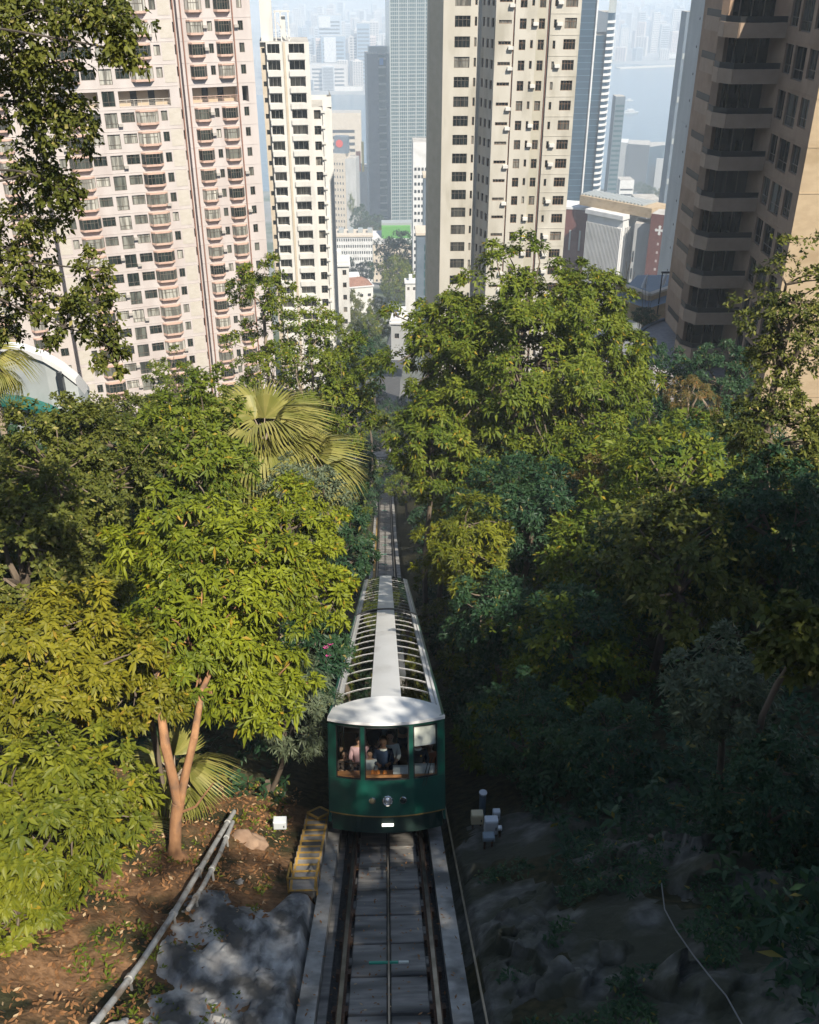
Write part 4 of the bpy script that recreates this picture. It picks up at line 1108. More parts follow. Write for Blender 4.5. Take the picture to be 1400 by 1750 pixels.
def clinic_towers():
    base = at(1092, 520, 366).z - 14
    o, rz, L = span((1080, 430, 368), (1106, 430, 366), base)
    t = at(1092, 384, 366).z
    root = empty('stair_tower', o, rz, label='plain pale grey stair tower with a slot of windows beside the finned block', cat='building')
    body(root, L, 9, t - base, [M_CONC, M_ROOF])
    wv = MB().box(.3, .9, -.1, .02, 0, 4).mesh('window', M_BANDGL)
    for k in range(5): put('window', wv, root, (0, 0, 4 + k * 6.5))
    o, rz, L = span((1106, 430, 362), (1140, 430, 358), base)
    t = at(1120, 367, 360).z
    root = empty('tiled_tower', o, rz, label='red-brown tiled tower with a white petal emblem near its top', cat='building')
    h = t - base
    body(root, L, 9, h, [M_BRICK, M_ROOF])
    e = MB(); c = (L * .5, h - 5.6)
    for k in range(4):
        a = math.pi / 4 * 2 * k
        dx, dz = math.cos(a), math.sin(a)
        e.add([(c[0] + dx * .25 - dz * .3, -.06, c[1] + dz * .25 + dx * .3), (c[0] + dx * 1.5 - dz * .55, -.06, c[1] + dz * 1.5 + dx * .55), (c[0] + dx * 1.8, -.06, c[1] + dz * 1.8), (c[0] + dx * 1.5 + dz * .55, -.06, c[1] + dz * 1.5 - dx * .55), (c[0] + dx * .25 + dz * .3, -.06, c[1] + dz * .25 - dx * .3)], ((0, 1, 2, 3, 4),))
    e.box(c[0] - .3, c[0] + .3, -.055, -.02, c[1] - .3, c[1] + .3)
    e.build('emblem', M_WHITE, root)
    g = MB().box(-.35, .35, -.06, -.02, 0, .9)
    g = g.mesh('wall_character', mat('faded_lettering', (0.45, 0.40, 0.38), rough=.7))
    for k in range(6): put('wall_character', g, root, (L * .5, 0, h - 11 - k * 3.1))
    o, rz, L = span((952, 430, 396), (1001, 430, 392), base)
    root = empty('tiled_tower', o, rz, label='red-brown tiled block with two slit windows right of the beige tower', cat='building')
    h = at(980, 358, 394).z - base
    body(root, L, 12, h, [M_BRICK, M_ROOF])
    for x in (.38, .72): MB().box(L * x, L * x + .7, -.1, .02, h - 16, h - 8).build('window', M_GRID, root)
    MB().box(-.2, L + .2, -.2, 12, h, h + .8).build('coping', M_WHITE, root)
clinic_towers()

# government offices in the gap
def offices():
    Yb = 640
    base = at(640, 490, Yb).z - 16
    o, rz, L = span((572, 440, Yb), (637, 440, Yb), base)
    root = empty('office_block', o, rz, label='long white office block with a ribbed facade at the end of the valley', cat='building')
    h = at(600, 405, Yb).z - base
    b = MB(); n = 17
    cols = [(L * (k + .2) / n, L * (k + .8) / n, 1.0, 3.0, 'w') for k in range(n)]
    nst = int(h / 4.0)
    ops = wallrun(b, (0, 0), (L, 0), 0, nst, h / nst, cols, depth=.5)
    b.prism([(0, .55), (L, .55), (L, 16), (0, 16)], 0, h, 0, 1)
    b.build('wall', [M_WHITE, M_ROOF], root)
    put_windows(root, ops, (M_WFRAME, M_DKGL), {'w': {'nv': 0}})
    MB().box(-.3, L + .3, -.6, 16.2, h, h + 1.2).build('cornice', M_SAND, root)
    for k in range(4): MB().prism([(0, 0), (3.2, 0), (3.2, 5), (0, 5)], 0, 2.4).build('roof_hut', M_GRID, root, (3 + k * 6.2, 5, h + 1.2))
    o, rz, L = span((638, 440, Yb + 2), (706, 440, Yb + 2), base)
    root = empty('office_block', o, rz, label='beige office block with rows of square windows and a green roof cover', cat='building')
    h = at(670, 418, Yb).z - base
    b = MB(); n = 9
    cols = [(L * (k + .55) / (n + .8), L * (k + 1.05) / (n + .8), 1.2, 2.9, 'w') for k in range(n)]
    nst = int(h / 4.1)
    ops = wallrun(b, (0, 0), (L, 0), 0, nst, h / nst, cols, depth=.4)
    b.prism([(0, .45), (L, .45), (L, 22), (0, 22)], 0, h, 0, 1)
    b.build('wall', [M_SAND, M_ROOF], root)
    put_windows(root, ops, (M_WFRAME, M_DKGL), {'w': {'nv': 0}})
    MB().box(-.3, L + .3, -.5, 22.2, h, h + 3.2).build('parapet_storey', M_WHITE, root)
    g = MB(); g.add([(L * .22, .6, h + 3.3), (L * .94, .6, h + 3.3), (L * .94, 9, h + 9), (L * .22, 9, h + 9)], ((0, 1, 2, 3), (3, 2, 1, 0))); g.box(L * .22, L * .94, 9.1, 9.4, h + 3.2, h + 9.6)
    g.build('green_cover', mat('bright_green_cover', (0.13, 0.36, 0.08), rough=.6), root)
    MB().box(L * .22, L * .98, 10, 18, h + 3.2, h + 11).build('plant_room', M_GRID, root)
offices()

# towers behind the offices
r_, L_, h_ = plain_tower((567, 250, 1250), (618, 250, 1250), -285, at(590, 193, 1250).z, 26, [M_SAND, M_ROOF], 'office_tower', 'sand coloured office tower with dark horizontal window bands near the harbour')
mb = MB().box(L_ * .05, L_ * .78, -.35, -.02, 0, 3.2).mesh('window_band', M_BANDGL)
for k in range(9): put('window_band', mb, r_, (0, 0, h_ - 22 - k * 7.2))
r_, L_, h_ = plain_tower((560, 320, 900), (591, 320, 896), -235, at(580, 262, 900).z, 18, [M_SAND, M_ROOF], 'office_tower', 'cream tower with small punched windows and a red roof sign')
grid_windows(r_, L_, 4, h_ - 8, 6, 14, 1.0, 2.2, (M_WFRAME, M_DKGL), 1.0)
MB().prism([(L_ + .1, .5), (L_ + 8, 6), (L_ + 8, 18), (L_ + .1, 18)], 0, h_ - 4, 0, 1).build('side_wing', [M_CONC, M_ROOF], r_)
MB().box(L_ * .4, L_ + 2, 3, 9, h_, h_ + 14).build('roof_block', M_SLATE, r_)
sg = MB(); sg.tube([(L_ * .68, 2.9, h_ + 8), (L_ * .68, 2.6, h_ + 8)], 3.2, 20); sg.build('round_sign', mat('sign_red', (0.55, 0.07, 0.05), rough=.5), r_)
r_, L_, h_ = plain_tower((706, 350, 520), (738, 350, 520), -178, at(720, 243, 520).z, 14, [M_WHITE, M_ROOF], 'office_tower', 'white tower dotted with square dark windows tucked against the beige tower')
grid_windows(r_, L_, 2, h_ - 12, 5, 23, 1.15, 1.5, (M_SLATE, M_BANDGL), .3)
r_, L_, h_ = plain_tower((712, 440, 330), (736, 440, 330), -120, at(720, 402, 330).z, 10, [M_SLATE, M_ROOF], 'residential_block', 'small grey block with a glass strip below the square-windowed tower')
mb = MB().box(L_ * .55, L_ * .95, -.15, -.01, 0, 2.1).mesh('window', M_CURT)
for k in range(int(h_ / 3)): put('window', mb, r_, (0, 0, k * 3 + .5))
MB().box(-.3, L_ + .3, -.4, 10.2, h_, h_ + .8).build('coping', M_SAND, r_)
r_, L_, h_ = plain_tower((724, 330, 470), (745, 330, 470), -150, at(730, 304, 470).z, 10, [M_SLATE, M_ROOF], 'office_tower', 'dark glass tower with orange roof edge left of the beige tower')
MB().box(-.3, L_, -.3, 10, h_, h_ + 1.2).build('coping', M_BUFF, r_)
r_, L_, h_ = plain_tower((1045, 250, 800), (1061, 250, 800), -225, at(1053, 165, 800).z, 12, [M_SLATE, M_ROOF], 'office_tower', 'thin grey-green tower just behind the curved white-banded corner', band=(3.6, 1.5, M_CURT))
r_, L_, h_ = plain_tower((602, 320, 1120), (628, 320, 1120), -262, at(615, 285, 1120).z, 20, [M_CONC, M_ROOF], 'office_block', 'low grey block with coloured hoardings in the gap by the slate tower')
MB().box(L_ * .3, L_ * .6, -.3, -.05, h_ - 5, h_ + 16).build('hoarding', mat('hoarding_red', (0.55, 0.12, 0.06), rough=.6), r_)
MB().box(L_ * .66, L_ * .82, -.3, -.05, h_ - 5, h_ + 26).build('hoarding', mat('hoarding_yellow', (0.60, 0.42, 0.05), rough=.6), r_)
for (a, b_, py, Y, tp, m_, lab) in ((960, 1000, 300, 900, 262, M_CURT, 'teal glass block mostly hidden behind the navy tower'), (1058, 1082, 330, 1000, 308, M_WHITE, 'small white pavilion near the waterfront road'), (1090, 1130, 345, 620, 342, M_CONC, 'long low grey roofed block behind the clinic')):
    r_, L_, h_ = plain_tower((a, py, Y), (b_, py, Y), -260, at((a + b_) / 2, tp, Y).z, 18, [m_, M_ROOF], 'low_block', lab, band=(5, 1.6, M_BANDGL))

def museum():
    base = -297
    o, rz, L = span((1050, 290, 1395), (1128, 290, 1380), base)
    root = empty('waterfront_hall', o, rz, label='dark cube-like waterfront hall raised on a low base beside the harbour', cat='building')
    h = at(1070, 246, 1390).z - base
    MB().prism([(L * .25, 0), (L * .72, -6), (L * .72, 34), (L * .25, 34)], 14, h, 0, 1).build('dark_hall', [mat('graphite_panel', (0.05, 0.06, 0.07), rough=.5), M_ROOF], root)
    MB().prism([(L * .725, -5.8), (L * 1.05, 14), (L * 1.05, 40), (L * .725, 34)], 14, h - 2, 0, 1).build('glass_hall', [M_NAVY, M_ROOF], root)
    MB().prism([(0, 6), (L * .245, 2), (L * .245, 34), (0, 34)], 0, h + 1, 0, 1).build('pale_wing', [M_CONC, M_WHITE], root)
    MB().prism([(-4, -4), (L * 1.1, -9), (L * 1.1, 40), (-4, 40)], 0, 13.5, 0, 1).build('base_storey', [M_SLATE, M_ROOF], root)
    MB().prism([(L * .9, -12), (L * 1.15, -12), (L * 1.15, -5.5), (L * .9, -5.5)], 0, h - 16).build('pale_pylon', M_CONC, root)
museum()

# houses and low buildings in the valley
M_TILE = mat('brown_roof_tile', (0.18, 0.09, 0.06), (0.24, 0.13, 0.09), scale=1.2, rough=.85)
def house(px, py, Y, w, d, h, rz, label, hip=True, roofm=None, group=None, sink=10, wm=None):
    p = at(px, py, Y)
    root = empty('house', (p.x, p.y, p.z - sink), rz, label=label, cat='house', group=group)
    H = h + sink
    b = MB(); n = max(2, int(w / 3.2)); st = max(1, int(h / 3.2))
    b.prism([(-w / 2, 0), (w / 2, 0), (w / 2, d), (-w / 2, d)], 0, H - h, 0)
    b2 = MB(); ops = wallrun(b2, (-w / 2, 0), (w / 2, 0), H - h, st, h / st, [(w * (k + .3) / n, w * (k + .7) / n, 1.0, 2.4, 'w') for k in range(n)], depth=.3)
    b2.prism([(-w / 2, .35), (w / 2, .35), (w / 2, d), (-w / 2, d)], H - h + .001, H, 0); b.v, b.f, b.m = b.v, b.f, b.m
    b.add(b2.v, b2.f); b.build('wall', wm or M_OFFW, root)
    put_windows(root, ops, (M_BRFRAME, M_GLSD), {'w': {'nv': 1}})
    MB().box(-w / 2 - .4, w / 2 + .4, -.4, d + .4, H, H + .5).build('cornice', M_WHITE, root)
    if hip:
        MB().add([(-w / 2, 0, H + .5), (w / 2, 0, H + .5), (w / 2, d, H + .5), (-w / 2, d, H + .5), (-w / 2 + d * .4, d / 2, H + .5 + d * .28), (w / 2 - d * .4, d / 2, H + .5 + d * .28)], ((0, 1, 5, 4), (1, 2, 5), (2, 3, 4, 5), (3, 0, 4))).build('roof', roofm or M_TILE, root)
    else:
        MB().box(-w / 2, w / 2, 0, .3, H + .5, H + 1.3).build('parapet', M_WHITE, root); MB().box(-w * .2, w * .1, d * .4, d * .7, H + .5, H + 3).build('roof_hut', M_WHITE, root)
    return root
house(612, 512, 430, 14, 10, 5.5, .25, 'white house with brown hipped roof among the valley trees')
house(596, 506, 452, 8, 8, 7, .1, 'white stepped wing joining the hip-roofed house', hip=False)
house(584, 560, 262, 5, 9, 17, .05, 'narrow white block close beside the white tower base', hip=False)
house(688, 585, 250, 6, 8, 5, -.1, 'grey-white block with roof tanks beside the lane right of the gap', hip=False, sink=5, wm=M_CONC)
house(703, 500, 420, 5, 6, 4, 0, 'small white house with flat roof behind the big tree', hip=False)
house(592, 493, 520, 14, 8, 6, .1, 'low white outbuilding before the ribbed office block', hip=False)

# the lane, its vehicles and lamps
M_ASPH = mat('asphalt', (0.05, 0.05, 0.05), (0.075, 0.073, 0.07), scale=2, rough=.9)
rd = MB(); ys = list(range(205, 640, 15)); pts = []
for y in ys:
    cxr = -1.0 + 14 * math.sin((y - 205) / 260.0); z = ground(cxr, y)
    z = max(ground(cxr - 3.4, y), ground(cxr + 3.4, y), z) + .15
    pts += [(cxr - 3.4, y, z), (cxr + 3.4, y, z)]
rd.add(pts, [(2 * i, 2 * i + 1, 2 * i + 3, 2 * i + 2) for i in range(len(ys) - 1)])
tag(rd.build('lane', M_ASPH), kind='structure')
def lane_pt(y, dx=0): 
    cxr = -1.0 + 14 * math.sin((y - 205) / 260.0)
    return Vector((cxr + dx, y, max(ground(cxr - 3.4, y), ground(cxr + 3.4, y), ground(cxr, y)) + .2))
def vehicle(y, dx, colr, label, L=4.3, H=1.45, W=1.75, cat='car'):
    p = lane_pt(y, dx); a = math.atan((lane_pt(y - 4).z - lane_pt(y + 4).z) / 8)
    root = empty(cat, p, 0, label=label, cat=cat); root.rotation_euler = (-a, 0, 0)
    m_ = mat('paint_%.2f%.2f%.2f' % colr, colr, rough=.3)
    bd = MB(); prof = [(-L / 2, .3), (L / 2, .3), (L / 2, H * .55), (L * .32, H * .62), (-L * .4, H * .62), (-L / 2, H * .55)] if L < 6 else [(-L / 2, .3), (L / 2, .3), (L / 2, H), (-L / 2, H)]
    n = len(prof)
    bd.add([(-W / 2, y_, z_) for y_, z_ in prof] + [(W / 2, y_, z_) for y_, z_ in prof], [tuple(range(n)), tuple(reversed(range(n, 2 * n)))] + [(i, n + i, n + (i + 1) % n, (i + 1) % n) for i in range(n)])
    bevel(bd.build('body', m_, root), .06)
    if L < 6:
        cbn = MB(); pf = [(-L * .38, H * .62), (L * .26, H * .62), (L * .12, H), (-L * .28, H)]
        cbn.add([(-W / 2 + .12, y_, z_) for y_, z_ in pf] + [(W / 2 - .12, y_, z_) for y_, z_ in pf], [(0, 1, 2, 3), (7, 6, 5, 4), (0, 4, 5, 1), (1, 5, 6, 2), (2, 6, 7, 3), (3, 7, 4, 0)]); cbn.build('cabin', M_BANDGL, root)
    else:
        for s in (-1, 1): MB().box(s * W / 2 - .02, s * W / 2 + .02, -L * .46, L * .46, H * .5, H * .82).build('window_strip', M_BANDGL, root)
        MB().box(-W / 2 + .15, W / 2 - .15, -L / 2 - .03, -L / 2 + .03, H * .5, H * .85).build('rear_window', M_BANDGL, root)
    for s in (-1, 1):
        for t in (-.3, .3):
            MB().tube([(s * (W / 2 - .2), L * t, .32), (s * W / 2, L * t, .32)], .32, 12).build('wheel', M_BLACK, root)
    return root
vehicle(330, 1.4, (0.6, 0.6, 0.6), 'silver car coming up the shaded lane')
vehicle(348, 1.4, (0.05, 0.06, 0.08), 'dark car behind the silver one on the lane')
vehicle(372, -1.5, (0.7, 0.7, 0.68), 'white van going down the shaded lane', 4.9, 2.0, 1.9, 'van')
vehicle(560, -1.0, (0.55, 0.60, 0.68), 'pale blue and white bus near the offices', 11, 3.4, 2.5, 'bus')
for k, (y, dx, lab) in enumerate(((450, 4.5, 'tall street lamp by the lane near the hip-roofed house'), (545, 4.5, 'distant street lamp before the ribbed office block'))):
    p = lane_pt(y, dx); root = empty('street_lamp', p, label=lab, cat='street lamp')
    MB().tube([(0, 0, -2), (0, 0, 9), (-.6, 0, 9.6), (-1.8, 0, 9.8)], [.12, .09, .07, .05], 6).build('pole', M_GRID, root); MB().box(-2.4, -1.6, -.2, .2, 9.7, 9.88).build('lamp_head', M_GRID, root)

# boats, far shore
def boat(px, py, s, label, rz=0.3):
    p = at(px, py, 1000); k = -299.6 / p.z; p = p * k
    root = empty('boat', (p.x, p.y, -300.3), rz, label=label, cat='boat')
    MB().add([(-14 * s, -3 * s, 2.4 * s), (10 * s, -3 * s, 2.4 * s), (15 * s, 0, 3 * s), (10 * s, 3 * s, 2.4 * s), (-14 * s, 3 * s, 2.4 * s), (-13 * s, -2.2 * s, 0), (9 * s, -2.2 * s, 0), (12 * s, 0, 0), (9 * s, 2.2 * s, 0), (-13 * s, 2.2 * s, 0)], ((0, 1, 6, 5), (1, 2, 7, 6), (2, 3, 8, 7), (3, 4, 9, 8), (4, 0, 5, 9), (0, 4, 3, 2, 1))).build('hull', M_WHITE, root)
    MB().box(-10 * s, 7 * s, -2.3 * s, 2.3 * s, 2.4 * s, 5 * s).build('lower_deck', M_WHITE, root); MB().box(-6 * s, 4 * s, -2 * s, 2 * s, 5.05 * s, 7.4 * s).build('upper_deck', M_WHITE, root)
    MB().box(-9.5 * s, 6.5 * s, -2.4 * s, -2.31 * s, 3.4 * s, 4.4 * s).build('window_band', M_BANDGL, root); MB().tube([(0, 0, 7.4 * s), (0, 0, 12 * s)], .2 * s, 5).build('mast', M_WHITE, root)
boat(1078, 193, 1.25, 'white ferry in the harbour seen between the towers', .1)
boat(1076, 172, .7, 'small white boat trailing a wake beyond the ferry', .1)
boat(596, 158, .8, 'white boat lying off the far shore in the left gap', .2)
tag(MB().add([(0, 0, -299.9), (-50, -2.5, -299.9), (-50, 2.5, -299.9)], ((0, 2, 1),)).build('boat_wake', mat('wake_foam', (0.5, 0.55, 0.57), rough=.6), None, (lambda q: (q.x - 12, q.y, 0))(at(1076, 172, 1000) * (-299.6 / at(1076, 172, 1000).z))), 'pale streak of wake behind the small far boat', 'wake')

rk = random.Random(21)
KCOL = [mat('far_wall_%d' % i, c, rough=.8) for i, c in enumerate([(0.52, 0.47, 0.42), (0.46, 0.46, 0.46), (0.58, 0.54, 0.49), (0.36, 0.40, 0.44), (0.55, 0.44, 0.38), (0.20, 0.26, 0.32)])]
kmeshes = []
for v in range(9):
    w, d, h = rk.uniform(20, 34), rk.uniform(18, 26), rk.uniform(70, 130)
    b = MB(); b.prism([(-w / 2, 0), (w / 2, 0), (w / 2, d), (-w / 2, d)], 0, h, 0)
    if v % 3 == 0: b.box(-w * .2, w * .2, d * .3, d * .7, h, h + 6)
    for i in range(int(h / 7)):
        if v % 2: b.box(-w * .44, w * .44, -.5, -.02, 3 + i * 7, 6.5 + i * 7, 1)
        else:
            for q in range(4): b.box(-w * .44 + q * w * .24, -w * .44 + q * w * .24 + w * .15, -.5, -.02, 3 + i * 7, 6.5 + i * 7, 1)
    kmeshes.append(b.mesh('far_tower', [KCOL[v % 6], M_BANDGL]))
n = 0
for row in range(13):
    for side in (0, 1):
        Y = 2690 + row * 150 + (row > 6) * (row - 6) * 90 + 740 * side
        x0, x1 = ((455, 690) if side == 0 else (1040, 1200))
        px = x0 + rk.uniform(0, 20)
        while px < x1:
            p = at(px, 100, Y)
            sc = rk.uniform(.45, 1.0) * (1.0 if row > 0 else .55)
            if not (side == 1 and row < 2 and rk.random() < .5):
                vk = rk.randrange(9); o = put('far_tower', kmeshes[vk], None, (p.x, Y + rk.uniform(-50, 50), -297), rk.uniform(-.5, .5), scale=(rk.uniform(.7, 1.2), 1, sc))
                tag(o, 'hazy %s tower block %s across the harbour, %s gap' % (('sand', 'grey', 'cream', 'slate', 'rose', 'dark blue', 'sand', 'grey', 'cream')[vk], ('on the front row' if row < 2 else 'in the middle rows' if row < 7 else 'in the back rows'), ('left', 'right')[side]), 'tower block', 'towers across the harbour'); n += 1
            px += rk.uniform(20, 38) * 2700 / Y * (1 if row < 8 else .95)
def far_special(pa, pb, Y, top, mats, label, sign=None, base=-297):
    r_, L_, h_ = plain_tower((pa, top + 20, Y), (pb, top + 20, Y), base, at((pa + pb) / 2, top, Y).z, 40, mats, 'far_tower', label, band=(9, 4, M_BANDGL))
    if sign: MB().box(L_ * sign[0], L_ * sign[1], -1.6, -.6, h_ - sign[3], h_ - sign[2]).build('pale_screen', M_WHITE, r_)
far_special(543, 583, 2950, 26, [KCOL[3], M_ROOF], 'blue-grey far tower with a large pale board near its top', (.05, .55, 3, 30))
far_special(549, 590, 2760, 62, [KCOL[5], M_ROOF], 'blue-grey far slab carrying a tall white screen above the waterfront', (.12, .62, 2, 60))
far_special(530, 592, 2670, 110, [KCOL[0], M_ROOF], 'broad low sand coloured hall on the far waterfront')
far_special(610, 632, 2800, 40, [KCOL[5], M_ROOF], 'dark hazy far tower close to the slate office tower')
far_special(570, 620, 2655, 148, [KCOL[2], M_ROOF], 'low pale pier building on the far shore in the left gap')
far_special(1130, 1180, 3440, 92, [KCOL[2], M_ROOF], 'long pale quay building on the far shore in the right gap')
q = MB(); q.box(0, 420, 0, 26, 0, 4); pq = at(1060, 118, 1000); pq = pq * (-300 / pq.z)
tag(q.build('breakwater', M_SAND, None, (pq.x, pq.y, -301), .35), 'long pale breakwater reaching into the harbour in the right gap', 'breakwater')

# ------------------------------------------------------------------ trees
LEAF = {
    'lime':   leaf_mat('lime_leaf', (0.085, 0.115, 0.012), (0.225, 0.250, 0.016), (0.30, 0.20, 0.02), .975, .27, spec=.15),
    'gold':   leaf_mat('golden_leaf', (0.105, 0.110, 0.012), (0.265, 0.235, 0.018), (0.30, 0.21, 0.03), .97, .27, spec=.15),
    'fresh':  leaf_mat('fresh_leaf', (0.068, 0.090, 0.011), (0.195, 0.200, 0.016), (0.28, 0.20, 0.02), .985, .26, spec=.15),
    'olive':  leaf_mat('olive_leaf', (0.045, 0.062, 0.014), (0.145, 0.150, 0.026), (0.26, 0.23, 0.07), .965, .22, spec=.12),
    'deep':   leaf_mat('shade_tinted_leaf', (0.014, 0.046, 0.022), (0.046, 0.090, 0.032), (0.18, 0.15, 0.03), .98, .28),  # darker, bluer green: the teal of the shade is put into the colour
    'mid':    leaf_mat('mid_leaf', (0.050, 0.085, 0.010), (0.165, 0.190, 0.020), (0.26, 0.19, 0.02), .975, .24, spec=.12),
    'dusty':  leaf_mat('dusty_leaf', (0.060, 0.088, 0.048), (0.140, 0.165, 0.090), (0.22, 0.20, 0.06), .97, .28),
    'rust':   leaf_mat('rusty_leaf', (0.090, 0.080, 0.022), (0.200, 0.145, 0.040), (0.28, 0.12, 0.03), .93, .34),
    'palm':   leaf_mat('palm_leaf', (0.170, 0.175, 0.036), (0.340, 0.300, 0.090), None, 1, .32),
}
M_BARK = mat('grey_brown_bark', (0.085, 0.065, 0.045), (0.15, 0.115, 0.08), scale=5, stretch=(1, 1, .3), bump=.6, rough=.9)
M_ORANGE = mat('orange_bark', (0.25, 0.125, 0.058), (0.36, 0.19, 0.09), scale=7, stretch=(1, 1, .5), bump=.9, rough=.9, c3=(0.15, 0.085, 0.05), scale3=3.5, t3=.56)
M_PALE = mat('pale_bark', (0.22, 0.17, 0.12), (0.30, 0.24, 0.17), scale=5, stretch=(1, 1, .3), bump=.5, rough=.9)

def unit(v): return v / np.maximum(np.linalg.norm(v, axis=1, keepdims=True), 1e-9)

def leaf_faces(pos, dr, up, L, W, fold=.22, droop=.18, fine=True):
    """one folded leaf per row: base, two sides, ridge, tip"""
    side = unit(np.cross(dr, up)); nrm = unit(np.cross(side, dr))
    n = len(pos); L = L[:, None]; W = W[:, None]
    g = np.array([[0, 0, -1.0]])
    left = pos + dr * L * .48 + side * W * .5 + g * L * droop * .25
    right = pos + dr * L * .48 - side * W * .5 + g * L * droop * .25
    tip = pos + dr * L + g * L * droop
    if fine:
        mid = pos + dr * L * .52 - nrm * W * fold + g * L * droop * .3
        V = np.stack([pos, left, right, mid, tip], 1).reshape(-1, 3)
        b = (np.arange(n) * 5)[:, None, None]
        T = np.array([[0, 2, 3], [0, 3, 1], [1, 3, 4], [3, 2, 4]])[None] + b
    else:
        V = np.stack([pos, left, right, tip], 1).reshape(-1, 3)
        b = (np.arange(n) * 4)[:, None, None]
        T = np.array([[0, 2, 3], [0, 3, 1]])[None] + b
    return V, T.reshape(-1, 3)

def rosettes(rg, C, A, per, L, W, fine=True, lo=35, hi=88, droop=.2, jit=.25):
    """sprays of leaves round the twig tips C with axes A"""
    n = len(C)
    A = unit(A)
    ref = np.where(np.abs(A[:, 2:3]) > .9, np.array([[1.0, 0, 0]]), np.array([[0, 0, 1.0]]))
    e1 = unit(np.cross(A, ref)); e2 = np.cross(A, e1)
    ph = (np.arange(per)[None] * 2.39996 + rg.uniform(0, 6.28, (n, 1)) + rg.normal(0, .6, (n, per)))
    th = np.radians(rg.uniform(lo, hi, (n, per)))
    d = A[:, None] * np.cos(th)[..., None] + (e1[:, None] * np.cos(ph)[..., None] + e2[:, None] * np.sin(ph)[..., None]) * np.sin(th)[..., None]
    d = d.reshape(-1, 3); up = np.repeat(A, per, 0) + rg.normal(0, jit, (n * per, 3))
    pos = np.repeat(C, per, 0) + d * (L * .08) + np.repeat(A, per, 0) * (rg.uniform(-.5, .3, (n * per, 1)) * L)
    rs_ = np.repeat(rg.uniform(.6, 1.25, n), per)
    Ls = L * rg.uniform(.6, 1.15, n * per) * rs_; Ws = W * rg.uniform(.75, 1.2, n * per) * (.4 + .6 * rs_)
    return leaf_faces(pos, d, up, Ls, Ws, fine=fine, droop=droop)

def crown_points(rg, R, n_clump, ros, clump=.26, low=-.55, hollow=.62, flat=.75):
    """twig tips and axes of a crown of radii R made of clumps, with gaps between them"""
    R = np.array(R, float)
    k = np.arange(n_clump) + .5
    z = 1 - (1 - low) * k / n_clump; ph = k * 2.39996
    rr = np.sqrt(np.maximum(0, 1 - z * z))
    d = np.stack([rr * np.cos(ph), rr * np.sin(ph), z], 1) + rg.normal(0, .13, (n_clump, 3))
    d = unit(d)
    rad = rg.uniform(hollow, 1.0, (n_clump, 1)) * (1 + .10 * np.sin(d[:, :1] * 5 + 1) + .10 * np.sin(d[:, 1:2] * 6))
    cc = d * R * rad
    cr = np.mean(R) * clump * rg.uniform(.65, 1.3, (n_clump, 1))
    C, A = [], []
    for i in range(n_clump):
        q = unit(rg.normal(0, 1, (ros, 3)) + d[i] * .8 + np.array([0, 0, .7]))
        p = cc[i] + q * cr[i] * rg.uniform(.55, 1.0, (ros, 1)) * np.array([1, 1, flat])
        C.append(p); A.append(unit(q + d[i] * .4 + np.array([0, 0, .45]) + rg.normal(0, .2, (ros, 3))))
    return np.concatenate(C), np.concatenate(A), cc

def limb(b, a, e, r0, r1, rg, bend=.12, n=5, sides=6):
    a, e = np.array(a, float), np.array(e, float); L = np.linalg.norm(e - a)
    off = rg.normal(0, bend * L, 3); off[2] = abs(off[2]) * .6
    pts = [a + (e - a) * t + off * math.sin(math.pi * t) for t in np.linspace(0, 1, n)]
    b.tube(pts, list(np.linspace(r0, r1, n)), sides)
    return pts

def crown_mesh(seed, R, n_clump, ros, per, L, W, m, fine=True, clump=.26, low=-.55, hollow=.62, droop=.2, lo=35, hi=88, flat=.75):
    rg = np.random.default_rng(seed)
    C, A, cc = crown_points(rg, R, n_clump, ros, clump, low, hollow, flat)
    V, T = rosettes(rg, C, A, per, L, W, fine, lo, hi, droop)
    return fast_mesh('crown', V, T, m), cc, rg

def tree(label, px, py, Y, rpx, rpy, leaf, L, W, n_clump=60, ros=26, per=8, seed=1, base=None, trunk=.16, bark=None, fine=None, ry=None, name='tree', group=None, low=-.55, clump=.26, hollow=.62, droop=.2, forks=5, lo=35, hi=88, flat=.75, cat='tree'):
    """a tree whose crown is centred where the photo shows it, with trunk and limbs down to the ground"""
    if fine is None: fine = leaf != 'deep'
    c = at(px, py, Y); s = proj(c)[2] / FPX
    R = (rpx * s, (ry if ry else rpx * s * .9), rpy * s * 1.05)
    me, cc, rg = crown_mesh(seed, R, n_clump, ros, per, L, W, LEAF[leaf], fine, clump, low, hollow, droop, lo, hi, flat)
    bx, by = (c.x + rg.uniform(-.3, .3) * R[0], c.y + rg.uniform(-.1, .2) * R[1]) if base is None else base
    bz = ground(bx, by) - .15
    root = empty(name, (bx, by, bz), 0, label=label, cat=cat, group=group)
    rel = np.array([c.x - bx, c.y - by, c.z - bz])
    cr = put('crown', me, root, tuple(rel))
    b = MB()
    fork = rel * np.array([.75, .75, 1]) - np.array([0, 0, R[2] * .55]); fork[2] = max(fork[2], rel[2] * .35, .5)
    limb(b, (0, 0, 0), fork, trunk, trunk * .72, rg, .05, 6, 10)
    b.tube([(0, 0, -.3), (0, 0, .12), (0, 0, .5)], [trunk * 1.9, trunk * 1.35, trunk * .98], 10)
    order = rg.permutation(len(cc))
    hubs = []
    for i in order[:forks]:
        e = rel + cc[i] * .55; hubs.append(e); limb(b, fork, e, trunk * .6, trunk * .26, rg, .10, 5, 7)
    for i in range(0, len(cc), 2):
        e = rel + cc[i]; h = min(hubs, key=lambda q: np.linalg.norm(q - e))
        limb(b, h, e, trunk * .22, trunk * .07, rg, .12, 4, 4)
    b.build('trunk', bark or M_BARK, root, smooth=True)
    return root, rel, R

